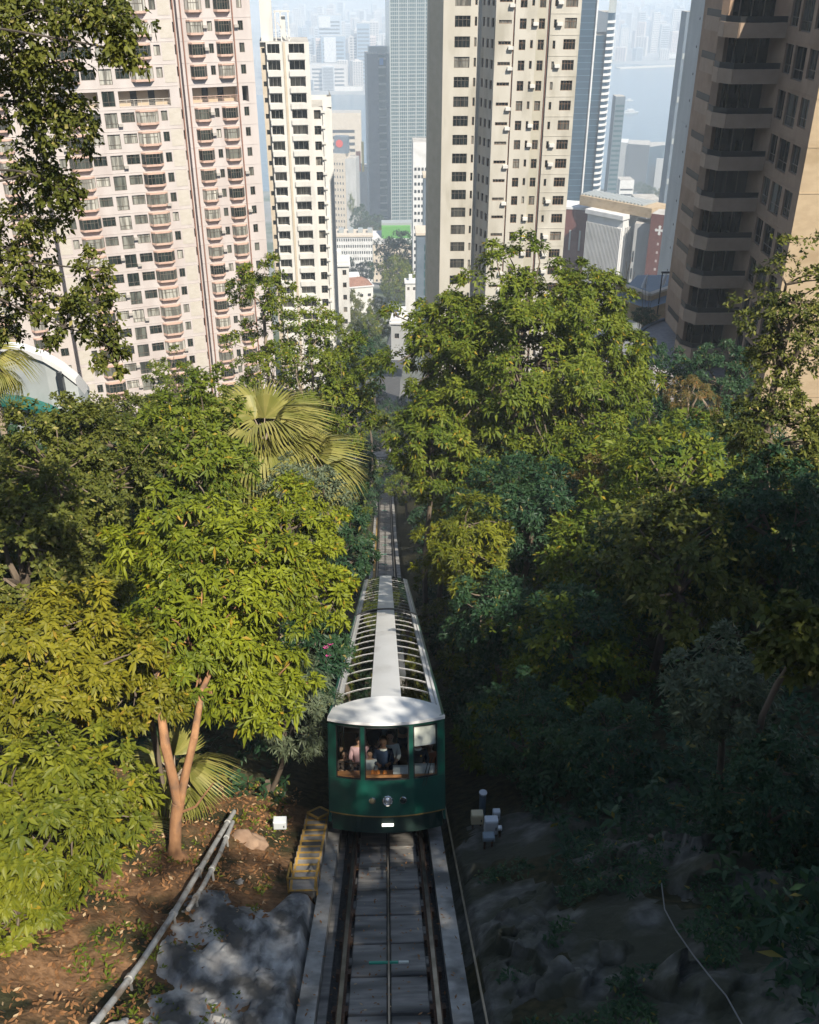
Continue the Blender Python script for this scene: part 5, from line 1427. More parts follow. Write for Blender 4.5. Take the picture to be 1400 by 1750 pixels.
# --- left bank, near
def y_tree():
    """the tree with the bare orange fork beside the track"""
    bx, by = at(305, 1498, 14.2).x, 14.2
    bz = ground(bx, by) - .1
    root = empty('tree', (bx, by, bz), 0, label='lime green tree on a bare orange forked trunk beside the two pipes', cat='tree')
    rg = np.random.default_rng(4)
    O = Vector((bx, by, bz))
    def loc(px, py, Y): return np.array(at(px, py, Y) - O)
    f = loc(305, 1372, 14.45); a = loc(283, 1275, 14.7); c = loc(332, 1262, 14.8)
    b = MB()
    b.tube([(0, 0, -.3), (0, 0, .05), (.0, .01, .25), f * .35 + np.array([-.03, 0, 0]), f * .7 + np.array([-.04, 0, 0]), f], [.42, .25, .145, .125, .12, .13], 12)
    b.tube([f - np.array([0, 0, .1]), f * .6 + a * .4, a, loc(270, 1180, 15.6), loc(275, 1040, 17.0)], [.115, .105, .098, .075, .045], 10)
    b.tube([f - np.array([0, 0, .1]), f * .55 + c * .45, c, loc(345, 1180, 15.8), loc(400, 1060, 17.4)], [.10, .088, .08, .06, .04], 10)
    b.tube([f * .82, loc(335, 1378, 14.3), loc(352, 1355, 14.3), loc(365, 1338, 14.3)], [.03, .025, .02, .012], 6)
    crowns = [((415, 1010, 18.2), (150, 120), 62), ((330, 1090, 16.8), (120, 100), 40), ((430, 1170, 17.2), (105, 90), 44), ((300, 930, 19.5), (110, 95), 34)]
    Vs, Ts, nb = [], [], 0
    for (p, r, n) in crowns:
        cc_ = at(*p); s = proj(cc_)[2] / FPX; R = (r[0] * s, r[0] * s * .8, r[1] * s)
        C, A, cl = crown_points(rg, R, int(n * 1.4), 15, .20, -.5, .42, .75)
        rel = np.array(cc_ - O); V, T = rosettes(rg, C + rel, A, 8, .215, .072, True, 40, 100, .4, .35)
        Vs.append(V); Ts.append(T + nb); nb += len(V)
        hub = rel - np.array([0, 0, R[2] * .4])
        limb(b, np.array(loc(335, 1150, 16.4)), hub, .06, .035, rg, .1)
        for q in cl[::2]: limb(b, hub, q + rel, .028, .01, rg, .12, 4, 4)
    b.build('trunk', M_ORANGE, root, smooth=True)
    put('crown', fast_mesh('crown', np.concatenate(Vs), np.concatenate(Ts), LEAF['lime']), root)
y_tree()
tree('golden green tree overhanging the left edge, leaves turning yellow', 95, 1130, 15.2, 165, 120, 'gold', .20, .074, 100, 17, 8, 12, droop=.45, clump=.18, hollow=.45)
tree('low bright green tree filling the lower left corner', 85, 1385, 11.8, 185, 135, 'fresh', .185, .068, 130, 15, 8, 13, base=(-6.4, 12.4), droop=.5, clump=.17, low=-.8, trunk=.12, hollow=.45)
tree('bright green sapling sprays at the lower left above the dirt', 30, 1560, 10.8, 85, 62, 'fresh', .18, .066, 36, 14, 8, 14, base=(-6.0, 11.2), droop=.5, low=-.8, trunk=.07)
tree('grey-green tangled tree with small leaves at the left edge', 90, 822, 23, 190, 120, 'olive', .14, .078, 110, 30, 7, 15, clump=.2, lo=20, hi=100, hollow=.5)
tree('dark leafy tree in the hollow behind the golden one', 40, 960, 19.5, 130, 110, 'olive', .17, .09, 55, 26, 7, 16, lo=20, hi=100)
tree('olive tree with reddish twigs left of the fan palm', 320, 790, 26, 120, 120, 'mid', .23, .08, 62, 22, 8, 17, droop=.25)
tree('lime leaved tree leaning over the track below the fan palm', 490, 915, 23, 110, 80, 'lime', .19, .068, 60, 22, 8, 18, clump=.21, hollow=.5, base=(-3.6, 25), droop=.28, low=-.7)
tree('yellow-green shrubby tree reaching towards the tram roof', 545, 1010, 20.5, 62, 60, 'lime', .20, .07, 26, 18, 8, 19, base=(-3.2, 21.5), low=-.8, trunk=.08)
tree('shaded dusty green shrub beside the tram with narrow leaves', 495, 1205, 18.2, 75, 90, 'dusty', .15, .034, 50, 24, 9, 20, base=(-3.1, 18.6), low=-.9, trunk=.07, droop=.35)
tree('shaded green tree pressed against the left side of the tram', 545, 1110, 20.0, 50, 75, 'deep', .17, .05, 34, 22, 8, 21, base=(-3.0, 21), low=-.9, trunk=.08)
tree('pale green sparse tree between the lime crowns', 520, 860, 27, 80, 70, 'dusty', .18, .06, 36, 18, 7, 22, clump=.3)
tree('golden crown below the left edge branches', 250, 1180, 15.8, 85, 70, 'gold', .18, .07, 32, 18, 8, 23, droop=.28, trunk=.08)
tree('dense olive crown under the white curved wall', 200, 748, 31, 120, 62, 'olive', .17, .08, 60, 26, 7, 24, lo=20, hi=100)
tree('dull green crown right below the pink tower', 330, 715, 36, 90, 50, 'mid', .2, .08, 40, 22, 8, 25)
# --- left bank, farther
tree('open crowned tree with red seed pods before the white tower', 520, 640, 52, 130, 110, 'mid', .24, .10, 95, 30, 7, 26, bark=M_PALE, clump=.2, hollow=.45, forks=8, lo=20, hi=100, low=-.8)
tree('feathery treetop rising in front of the pink tower', 445, 500, 52, 55, 60, 'mid', .22, .09, 30, 22, 7, 27, bark=M_PALE, clump=.26, hollow=.4, trunk=.12, lo=20, hi=100)
tree('leafy tree spilling over the dark gap above the track', 590, 700, 50, 60, 70, 'mid', .24, .09, 44, 24, 7, 28, base=(-5.5, 52), low=-.8, lo=20, hi=100)
tree('small tree in front of the pink tower base', 300, 650, 60, 50, 40, 'mid', .22, .09, 22, 20, 7, 29, lo=20, hi=100)
tree('dark tree beside the far track below the fan palm', 575, 880, 38, 55, 90, 'deep', .2, .07, 46, 24, 8, 30, base=(-4.4, 39), low=-.9)
tree('shaded tree at the left of the lit stretch of rails', 600, 940, 33, 42, 70, 'deep', .2, .07, 34, 22, 8, 31, base=(-3.6, 34), low=-.95, trunk=.09)
tree('dark ivy clad tree by the distant footbridge', 600, 800, 62, 48, 70, 'deep', .24, .1, 36, 24, 7, 32, base=(-6, 64), low=-.9)
tree('shaded valley tree left of the lane', 620, 640, 110, 35, 60, 'deep', .35, .16, 40, 26, 7, 33, low=-.9, lo=20, hi=100)

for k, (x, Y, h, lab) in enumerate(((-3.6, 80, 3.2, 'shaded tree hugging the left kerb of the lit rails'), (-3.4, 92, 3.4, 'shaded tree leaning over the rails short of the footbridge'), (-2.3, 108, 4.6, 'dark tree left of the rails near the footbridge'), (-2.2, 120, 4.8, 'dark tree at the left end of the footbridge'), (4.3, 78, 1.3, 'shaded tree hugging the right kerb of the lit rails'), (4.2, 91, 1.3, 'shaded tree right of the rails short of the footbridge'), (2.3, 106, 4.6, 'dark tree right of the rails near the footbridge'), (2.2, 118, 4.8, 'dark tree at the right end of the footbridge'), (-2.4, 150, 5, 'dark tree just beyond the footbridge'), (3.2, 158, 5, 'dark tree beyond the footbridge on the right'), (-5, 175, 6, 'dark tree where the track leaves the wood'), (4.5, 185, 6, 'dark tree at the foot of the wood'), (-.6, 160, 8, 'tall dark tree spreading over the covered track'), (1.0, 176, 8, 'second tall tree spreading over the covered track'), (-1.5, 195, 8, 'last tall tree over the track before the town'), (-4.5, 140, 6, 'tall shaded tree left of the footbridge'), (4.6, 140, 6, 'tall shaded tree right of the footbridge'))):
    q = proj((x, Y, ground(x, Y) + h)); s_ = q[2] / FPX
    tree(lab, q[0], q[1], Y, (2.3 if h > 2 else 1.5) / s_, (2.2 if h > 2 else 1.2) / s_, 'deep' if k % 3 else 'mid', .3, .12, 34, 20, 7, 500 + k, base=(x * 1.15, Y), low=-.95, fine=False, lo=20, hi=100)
for k, (x, Y, lab) in enumerate(((2.9, 20.5, 'small bush at the right flank of the tram nose'), (2.9, 25, 'small bush at the right flank of the front car'), (3.0, 30, 'bush beside the rear of the front car'), (3.0, 36, 'bush beside the roof joint of the tram'), (3.0, 43, 'bush beside the rear car of the tram'), (3.0, 51, 'bush at the far end of the tram'), (3.1, 59, 'bush beside the rails just past the tram'), (-2.9, 60, 'bush left of the rails just past the tram'))):
    q = proj((x, Y, ground(x, Y) + .9)); s_ = q[2] / FPX
    tree(lab, q[0], q[1], Y, 1.15 / s_, .95 / s_, 'deep' if k % 2 else 'mid', .2, .075, 26, 18, 7, 560 + k, base=(x, Y), low=-.95, fine=False, lo=20, hi=100, trunk=.05, name='bush', cat='bush')
# --- right bank
tree('upper left lobe of the big tree group before the beige tower', 770, 575, 48.5, 80, 85, 'mid', .31, .10, 52, 22, 8, 140, droop=.38, clump=.19, hollow=.5, low=-.75)
tree('upper right lobe of the big tree group below the red-brown block', 1000, 520, 49, 82, 75, 'mid', .31, .10, 52, 22, 8, 141, droop=.38, clump=.19, hollow=.5, low=-.75)
tree('big dense green tree standing in front of the beige tower', 880, 650, 47, 215, 200, 'mid', .32, .11, 300, 27, 8, 40, bark=M_BARK, trunk=.34, forks=12, clump=.13, hollow=.5, droop=.38, low=-.75, ry=5.2)
tree('left lower bough crown of the big tree group', 745, 760, 44, 80, 110, 'mid', .31, .10, 62, 22, 8, 41, droop=.38, clump=.19, hollow=.5, low=-.8)
tree('right shoulder tree of the big tree group', 1050, 640, 50, 85, 110, 'mid', .31, .10, 62, 22, 8, 42, droop=.38, clump=.19, hollow=.5, low=-.75)
tree('bright fringed tree leaning over the right side of the track', 800, 945, 31, 75, 85, 'fresh', .26, .06, 46, 22, 9, 43, base=(4.2, 33), droop=.32, low=-.8)
tree('round dark crowned tree right of the tram roof', 910, 900, 33, 105, 95, 'deep', .25, .065, 70, 24, 9, 44, droop=.32)
tree('rusty small leaved tree in the middle of the right bank', 1030, 860, 38, 85, 60, 'rust', .13, .06, 62, 34, 7, 45, lo=10, hi=110)
tree('sunlit olive tree below the brown block', 1150, 800, 42, 95, 80, 'mid', .22, .075, 60, 24, 8, 46, droop=.3)
tree('drooping rust-tinged bare limbed tree before the driveway', 1180, 685, 52, 46, 48, 'rust', .16, .05, 30, 22, 8, 47, bark=M_PALE, hollow=.5, droop=.6, low=-.4)
tree('blue-green tree at the edge of the driveway', 1130, 640, 62, 60, 45, 'deep', .26, .1, 36, 24, 7, 48, lo=20, hi=100)
tree('dark tree under the lowest brown balcony', 1235, 640, 58, 60, 50, 'deep', .26, .1, 36, 24, 7, 49, lo=20, hi=100)
tree('open branched tree across the tan wall at the right edge', 1345, 560, 27, 85, 140, 'olive', .17, .075, 52, 17, 7, 50, clump=.26, hollow=.35, forks=8, lo=20, hi=100, low=-.9, trunk=.14)
tree('broad leaved tree at the right edge below the tan wall', 1330, 740, 25, 95, 70, 'olive', .17, .075, 48, 22, 7, 51, lo=20, hi=100, low=-.8)
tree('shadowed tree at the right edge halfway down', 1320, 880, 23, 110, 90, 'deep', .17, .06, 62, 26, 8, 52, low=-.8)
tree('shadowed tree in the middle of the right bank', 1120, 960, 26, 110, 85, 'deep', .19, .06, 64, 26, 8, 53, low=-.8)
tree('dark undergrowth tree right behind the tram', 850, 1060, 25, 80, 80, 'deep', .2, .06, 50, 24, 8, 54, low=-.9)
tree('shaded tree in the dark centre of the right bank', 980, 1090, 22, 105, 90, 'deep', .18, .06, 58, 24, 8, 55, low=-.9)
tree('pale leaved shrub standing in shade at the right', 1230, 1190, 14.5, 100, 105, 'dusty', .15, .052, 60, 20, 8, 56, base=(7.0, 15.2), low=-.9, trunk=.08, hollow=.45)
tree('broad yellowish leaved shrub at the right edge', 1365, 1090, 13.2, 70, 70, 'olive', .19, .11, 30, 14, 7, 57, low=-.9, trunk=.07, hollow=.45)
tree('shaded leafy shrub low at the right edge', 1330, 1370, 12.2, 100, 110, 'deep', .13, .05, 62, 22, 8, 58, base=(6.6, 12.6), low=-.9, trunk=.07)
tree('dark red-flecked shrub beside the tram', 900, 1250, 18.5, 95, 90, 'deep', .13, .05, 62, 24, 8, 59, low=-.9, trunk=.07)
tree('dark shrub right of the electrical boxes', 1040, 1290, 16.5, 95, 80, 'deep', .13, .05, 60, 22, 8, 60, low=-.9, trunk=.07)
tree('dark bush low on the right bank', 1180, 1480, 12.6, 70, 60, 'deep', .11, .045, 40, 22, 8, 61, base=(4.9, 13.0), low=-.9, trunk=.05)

# --- hanging foreground branches, top left
def hanging_tree():
    bx, by = -8.6, 13.2; bz = ground(bx, by) - .2
    root = empty('tree', (bx, by, bz), 0, label='tall dark tree hanging its branches over the upper left corner', cat='tree')
    O = np.array([bx, by, bz]); rg = np.random.default_rng(70); b = MB()
    top = np.array(at(-120, 60, 13.2)) - O
    limb(b, (0, 0, 0), top, .26, .12, rg, .03, 8, 10)
    blobs = [(90, 110, 12.9, 70, 50, 10), (60, 380, 13.5, 70, 45, 9), (150, 460, 13.1, 30, 30, 4), (40, 20, 13, 90, 60, 20), (170, 30, 12.6, 70, 45, 16), (205, 85, 12.4, 35, 40, 8), (40, 170, 13.2, 70, 80, 17), (120, 210, 13, 60, 55, 14), (60, 290, 13.4, 60, 50, 11), (110, 330, 13, 38, 55, 9), (20, 430, 13.6, 60, 70, 14), (60, 490, 13.4, 60, 75, 15), (165, 520, 13, 48, 55, 11), (190, 600, 13, 36, 45, 8), (110, 560, 13.2, 50, 40, 7), (10, 560, 13.6, 40, 50, 7), (20, 90, 12.8, 50, 60, 9)]
    Vs, Ts, nb = [], [], 0
    hubs = [top * t for t in (.72, .8, .88, .95, 1.0)]
    for (px, py, Y, rx, ry_, n) in blobs:
        c = at(px, py, Y); s = proj(c)[2] / FPX; R = (rx * s, rx * s * 1.0, ry_ * s)
        C, A, cl = crown_points(rg, R, n, 22, .33, -.9, .35, .9)
        C = C + rg.normal(0, .05, C.shape)
        rel = np.array(c) - O
        V, T = rosettes(rg, C + rel, A, 4, .082, .054, True, 20, 130, .4, .6)
        Vs.append(V); Ts.append(T + nb); nb += len(V)
        h = min(hubs, key=lambda q: np.linalg.norm(q - rel)); limb(b, h, rel, .022, .011, rg, .2, 9, 6)
        for q in cl: limb(b, rel, q + rel, .012, .004, rg, .18, 5, 4)
    b.build('trunk', mat('dark_bark', (0.05, 0.042, 0.034), (0.085, 0.07, 0.055), scale=6, rough=.95), root, smooth=True)
    put('crown', fast_mesh('crown', np.concatenate(Vs), np.concatenate(Ts), LEAF['olive']), root)
hanging_tree()

# --- fan palms
def fan_frond(seed, stem, R, n=30, arc=3.0, fold=.12, droopy=.5):
    rg = np.random.default_rng(seed); b = MB()
    b.tube([(0, 0, 0), (0, stem * .5, stem * .10), (0, stem, 0)], [.035, .024, .018], 6, 1)
    w0 = R * arc / n * .95
    for i in range(n):
        t = -arc / 2 + arc * i / (n - 1)
        r = R * (1 - .16 * abs(t / (arc / 2)) ** 2) * rg.uniform(.9, 1.05)
        d = np.array([math.sin(t), math.cos(t), 0]); s = np.array([math.cos(t), -math.sin(t), 0])
        pts = []
        for q in (0, .28, .55, .80, 1.0):
            z = -droopy * r * max(0, q - .35) ** 2 * 1.5 + (.05 if i % 2 else -.02) * R * q * (1 - q) - .25 * R * abs(math.sin(t)) * q * fold * 4
            pts.append(np.array([0, stem, 0]) + d * r * q * (1 - .18 * max(0, q - .6)) + np.array([0, 0, z]))
        ws = [w0 * .10, w0 * .50, w0 * .72, w0 * .42, .004]
        vs = []
        for p, w in zip(pts, ws): vs += [p - s * w / 2 + np.array([0, 0, -w * .25]), p + s * w / 2 + np.array([0, 0, w * .25])]
        b.add(vs, [(2 * k, 2 * k + 1, 2 * k + 3, 2 * k + 2) for k in range(4)])
    return b
def fan_palm(px, py, Y, size, n, label, base=None, seed=3, tilt0=None, name='fan_palm'):
    c = at(px, py, Y); bx, by = (c.x, c.y) if base is None else base
    bz = ground(bx, by) - .2
    root = empty(name, (bx, by, bz), 0, label=label, cat='palm')
    rel = Vector((c.x - bx, c.y - by, c.z - bz)); rr = random.Random(seed)
    fm = [fan_frond(seed * 10 + k, size * .62, size * .95, droopy=.8 + .4 * k).mesh('frond', [LEAF['palm'], M_PALE]) for k in range(3)]
    dead = fan_frond(seed * 10 + 9, size * .5, size * .8, n=18, arc=1.6, droopy=.3).mesh('dead_frond', [LEAF['rust'], M_PALE])
    MB().tube([(0, 0, -.3), (rel.x * .3, rel.y * .3, rel.z * .5), tuple(rel * .97), tuple(rel)], [.17, .13, .12, .06], 10).build('trunk', M_PALE, root, smooth=True)
    for k in range(n):
        a = k * 2.39996 + rr.uniform(-.2, .2); q = (k + .5) / n
        tilt = math.radians(68 - 118 * q + rr.uniform(-8, 8))
        put('frond', fm[k % 3], root, tuple(rel), rot=(tilt, 0, a), scale=rr.uniform(.85, 1.1))
    for k in range(max(3, n // 6)):
        put('dead_frond', dead, root, tuple(rel - Vector((0, 0, .1))), rot=(math.radians(-72 + rr.uniform(-8, 8)), 0, k * 6.28 / max(3, n // 6)), scale=.85)
    return root
fan_palm(452, 762, 32, 1.7, 38, 'large pale fan palm with drooping fronds above the lime trees', seed=3)
fan_palm(525, 812, 31, 1.35, 24, 'drooping fronds of a second fan palm just below the large one', seed=4)
fan_palm(300, 1330, 16.9, .85, 12, 'bright fan palm behind the orange forked trunk', seed=5, base=(at(300, 1330, 16.9).x, 17.1))
fan_palm(212, 1440, 15.0, .75, 11, 'low yellow fan palm left of the orange trunk base', seed=6)
fan_palm(-18, 628, 34, 1.1, 12, 'dark palm fronds at the left edge before the curved wall', seed=7)

# --- woods filling both slopes: a few kinds of tree, each standing where it stands
rw = random.Random(77)
kinds = []
for k, (lf, L, W, ff) in enumerate((('deep', .30, .11, 0), ('mid', .32, .11, 0), ('olive', .28, .13, 0), ('fresh', .30, .10, 0), ('deep', .27, .09, 0), ('mid', .26, .12, 0))):
    R = (2.6 + .3 * (k % 3), 2.5, 2.3 + .3 * (k % 2))
    me, cc, rg = crown_mesh(200 + k, R, 58, 20, 7, L, W, LEAF[lf], False, .27, -.85, .6, .28, 25, 100)
    b = MB(); limb(b, (0, 0, -9.0), (0, 0, -1.4), .2, .15, rg, .03, 5, 7)
    for q in cc[::4]: limb(b, (0, 0, -1.4), q * .9, .09, .03, rg, .1, 4, 4)
    kinds.append((me, b.mesh('trunk', M_BARK, True), R, lf))
def skyline(px):
    return float(np.interp(px, [-200, 0, 150, 330, 400, 560, 600, 625, 690, 720, 1090, 1120, 1240, 1300, 1400, 1600], [690, 690, 694, 690, 640, 640, 700, 800, 800, 600, 600, 612, 625, 690, 700, 700]))
def in_view(p, m=80):
    x, y, d = proj(p); return d > 0 and -m < x < 1400 + m and -m < y < 1750 + m
placed = []
lw = ('evergreen tree in the dense wood covering the slope left of the track', 'woods left of the track')
rwd = ('evergreen tree in the dense wood covering the slope right of the track', 'woods right of the track')
tries = 0
while tries < 2600:
    tries += 1
    side = rw.choice((-1, 1)); Y = 21 + (rw.random() ** 1.3) * 125
    x = side * (4.6 + rw.random() * (5 + Y * .36)) + (0 if Y < 60 else side * 1.0)
    if side > 0 and Y > 66 and x > 17: continue
    sc = rw.uniform(.75, 1.2) * (.8 if Y < 30 else 1)
    g = ground(x, Y); k = rw.randrange(6); me, tm, R, lf = kinds[k]
    hh = rw.uniform(3.6, 6.2) * sc
    c = Vector((x, Y, g + hh)); top = c + Vector((0, 0, R[2] * sc * 1.15))
    if not in_view(c, 120): continue
    if Y < 34 and side < 0 and -7 < x < 0 and Y < 24: continue
    ex = [proj(top + Vector((dx * sc, 0, 0))) for dx in (-R[0] * .8, 0, R[0] * .8)]
    if any(q[1] < skyline(q[0]) for q in ex): continue
    if Y < 36 and any(330 < q[0] < 610 and q[1] < 900 for q in ex): continue
    if Y < 150 and any(620 < q[0] < 690 and q[1] < 1000 for q in ex) and Y < 95: continue
    if any(abs(x - a) < 2.6 and abs(Y - b_) < 2.8 for a, b_ in placed): continue
    sdn = np.array(sd); blk = False
    for yy_, zz_ in [(yq, zt(yq)) for yq in (72, 80, 88, 96)] + [(yq, zt(yq) + 3) for yq in (20, 26, 32, 40)]:
        w_ = np.array(c) - np.array([0, yy_, zz_]); t_ = w_ @ sdn
        if t_ > 0 and np.linalg.norm(w_ - sdn * t_) < R[0] * sc * 1.0: blk = True
    if blk: continue
    placed.append((x, Y))
    lab = ('%s tree in the wood %s, %s' % ({'deep': 'dark blue-green', 'mid': 'mid green', 'olive': 'olive', 'fresh': 'bright green'}[lf], ('close beside the track' if abs(x) < 9 else 'higher up the slope'), ('left' if side < 0 else 'right') + (' slope level with the tram' if Y < 45 else ' slope halfway down' if Y < 90 else ' slope near the towers')), 'woods left of the track' if side < 0 else 'woods right of the track')
    root = empty('tree', (x, Y, g - .2), rw.uniform(0, 6.28), label=lab[0], cat='tree', group=lab[1])
    put('crown', me, root, (0, 0, hh + .2), scale=sc); put('trunk', tm, root, (0, 0, hh + .2), scale=(sc, sc, max(sc, (hh + .6) / 9)))
    if len(placed) > 150: break
WOOD_N = len(placed)

# --- trees out of the frame on the right that shade the lower right of the picture
for k, (x, Y, top, sc) in enumerate(((10.5, .5, 4.4, 1.5), (13.5, -3, 5.8, 1.6), (8.6, -8.5, 9.6, 1.15), (12.2, 6.5, .6, 1.0), (15, 3, 6, 1.7), (14.5, 11, .5, 1.4), (18, 8, 3.5, 1.5), (9.0, -5, 4.5, 1.2))):
    me, tm, R, lf = kinds[k % 6]; g = ground(x, Y)
    hh = top - R[2] * sc - g
    root = empty('tree', (x, Y, g - .2), k * 1.1, label='tall shade tree on the slope just right of the viewpoint', cat='tree', group='shade trees right of the viewpoint')
    put('crown', me, root, (0, 0, hh + .2), scale=sc); put('trunk', tm, root, (0, 0, hh + .2), scale=(sc, sc, max(sc, (hh + .6) / 9)))

# --- trees in the valley and the town
TOWN = [(690, 440, 560, 46, 40, 'deep', 'dark broad tree before the beige offices'), (680, 480, 470, 34, 42, 'mid', 'sunlit broad tree beside the lane in the town'), (592, 462, 600, 16, 24, 'deep', 'round dark tree at the corner of the ribbed offices'), (624, 466, 600, 18, 20, 'deep', 'second round tree before the ribbed offices'),
        (600, 530, 330, 26, 34, 'olive', 'olive tree beside the white tower base'), (640, 560, 260, 30, 30, 'mid', 'broad valley tree above the dark lane'), (605, 585, 200, 30, 36, 'mid', 'valley tree in front of the narrow white block'), (640, 610, 180, 26, 34, 'deep', 'shaded valley tree over the lane'), (575, 560, 240, 14, 20, 'mid', 'treetop peeking past the white tower'),
        (645, 530, 360, 22, 22, 'olive', 'brownish tree crown below the hip-roofed house'), (616, 375, 860, 16, 24, 'deep', 'dark grove tree below the slate tower'), (640, 385, 840, 20, 18, 'deep', 'dark tree at the foot of the grid tower'), (655, 400, 800, 14, 10, 'olive', 'small bright tree behind the green roof'), (600, 350, 900, 8, 24, 'mid', 'slender sunlit tree by the slate tower'),
        (1095, 322, 1250, 12, 10, 'deep', 'tree by the waterfront road'), (1110, 330, 1150, 14, 12, 'deep', 'second tree near the waterfront road'), (1130, 335, 1000, 14, 12, 'olive', 'pale green tree left of the slim tower'), (1075, 495, 118, 26, 10, 'deep', 'planter shrub on the terrace'), (1100, 540, 90, 22, 14, 'deep', 'shrub at the terrace corner'), (1000, 330, 1050, 14, 10, 'mid', 'tree between the waterfront blocks')]
for (px, py, Y, rx, ry_, lf, lab) in TOWN:
    c = at(px, py, Y); s = proj(c)[2] / FPX; k = {'deep': 0, 'mid': 1, 'olive': 2}[lf]; me, tm, R, _ = kinds[k]
    g = min(ground(c.x, c.y), c.z - ry_ * s)
    root = empty('tree', (c.x, c.y, g - .3), rw.uniform(0, 6), label=lab, cat='tree')
    sx = rx * s / R[0]; sz = ry_ * s / R[2]
    put('crown', me, root, (0, 0, c.z - g + .3), scale=(sx, sx, sz)); put('trunk', tm, root, (0, 0, c.z - g + .3), scale=(sx, sx, max(sz, (c.z - g + .6) / 9)))

# --- ground cover
def cover():
    rg = np.random.default_rng(5)
    n = 15000
    Y = 7 + rg.random(n) ** 1.6 * 90; side = rg.choice([-1, 1], n)
    X = side * (2.6 + rg.random(n) * (7 + Y * .42))
    keep = ~((X < 0) & (Y < 17.5) & (X > -9)) & ~((X > 0) & (X < 5.2) & (Y < 13.5)) & ~((X > 0) & (X < 3.4) & (Y < 19))
    X, Y = X[keep], Y[keep]; Z = ground_np(X, Y)
    C = np.stack([X, Y, Z + rg.random(len(X)) ** 2 * 1.1], 1)
    A = np.stack([rg.normal(0, .4, len(X)), rg.normal(-.1, .4, len(X)), np.ones(len(X))], 1)
    V, T = rosettes(rg, C, A, 7, .30, .10, False, 30, 100, .3)
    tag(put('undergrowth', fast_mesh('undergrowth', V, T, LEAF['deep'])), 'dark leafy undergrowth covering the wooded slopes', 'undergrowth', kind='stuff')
    n = 2200
    X = rg.uniform(-8.5, -2.4, n); Y = rg.uniform(7.5, 19, n)
    cl = _n2(X * .9 + 3, Y * .8) > .12; X, Y = X[cl], Y[cl]
    C = np.stack([X, Y, ground_np(X, Y) + .03], 1); A = np.stack([rg.normal(0, .3, len(X)), rg.normal(0, .3, len(X)), np.ones(len(X))], 1)
    V, T = rosettes(rg, C, A, 6, .12, .035, False, 15, 80, .3)
    tag(put('weeds', fast_mesh('weeds', V, T, LEAF['mid'])), 'sparse green weeds scattered over the orange dirt bank', 'weeds', kind='stuff')
    n = 9000
    X = rg.uniform(-9.5, -2.3, n); Y = rg.uniform(6.5, 19, n)
    C = np.stack([X, Y, ground_np(X, Y) + .015], 1); d = unit(np.stack([rg.normal(0, 1, n), rg.normal(0, 1, n), rg.normal(0, .25, n)], 1))
    up = np.stack([rg.normal(0, .4, n), rg.normal(0, .4, n), np.ones(n)], 1)
    V, T = leaf_faces(C, d, up, rg.uniform(.06, .14, n), rg.uniform(.03, .06, n), droop=0, fine=False)
    tag(put('fallen_leaves', fast_mesh('fallen_leaves', V, T, leaf_mat('dry_leaf', (0.12, 0.055, 0.02), (0.36, 0.18, 0.075), (0.42, 0.30, 0.17), .9, .15, rough=.8))), 'dry orange leaves littering the bank left of the track', 'leaf litter', kind='stuff')
    n = 7000
    X = rg.uniform(1.7, 7.5, n); Y = rg.uniform(6.5, 18, n)
    C = np.stack([X, Y, ground_np(X, Y) + .12 + .15 * rg.random(n)], 1); A = np.stack([rg.normal(0, .3, n), rg.normal(0, .3, n), np.ones(n)], 1)
    keep = (_n2(X * .8, Y * .7 + 1) > .05) & ~((X < 3.2) & (Y > 13.8))
    V, T = rosettes(rg, C[keep], A[keep], 6, .14, .042, False, 20, 95, .35)
    tag(put('creeping_plants', fast_mesh('creeping_plants', V, T, LEAF['deep'])), 'dark creeping plants over the shaded rocks right of the track', 'ground cover', kind='stuff')
    n = 420
    X = TX + rg.uniform(-1.4, 1.25, n); Y = rg.uniform(6.5, 16, n)
    Z = np.array([zt(q) for q in Y]) + np.where(X < TX - 1.13, -.012, np.where(X > TX + .96, -.052, np.where(np.abs(X - TX) < .64, -.16, -.34)))
    C = np.stack([X, Y, Z], 1); d = unit(np.stack([rg.normal(0, 1, n), rg.normal(0, 1, n), rg.normal(0, .1, n)], 1))
    V, T = leaf_faces(C, d, np.tile(np.array([[0, .4, .9]]), (n, 1)), rg.uniform(.04, .10, n), rg.uniform(.02, .045, n), droop=0, fine=False)
    tag(put('fallen_leaves', fast_mesh('fallen_leaves', V, T, bpy.data.materials['dry_leaf'])), 'dry leaves blown over the track and kerbs', 'leaf litter', kind='stuff')
cover()

# ------------------------------------------------------------------ things beside the track
def gh(px, py, up=0.0):
    """where the ray through (px, py) meets the ground"""
    d = _F + _R * ((px - CX) / FPX) - _U * ((py - CY) / FPX)
    lo, hi = 3.0, 3.0
    while hi < 400:
        p = d * hi
        if p.z < ground(p.x, p.y): break
        lo = hi; hi += .25
    for _ in range(20):
        m = (lo + hi) / 2; p = d * m
        if p.z < ground(p.x, p.y): hi = m
        else: lo = m
    return d * hi + Vector((0, 0, up))
def hitz(px, py, z):
    d = _F + _R * ((px - CX) / FPX) - _U * ((py - CY) / FPX)
    return d * (z / d.z)

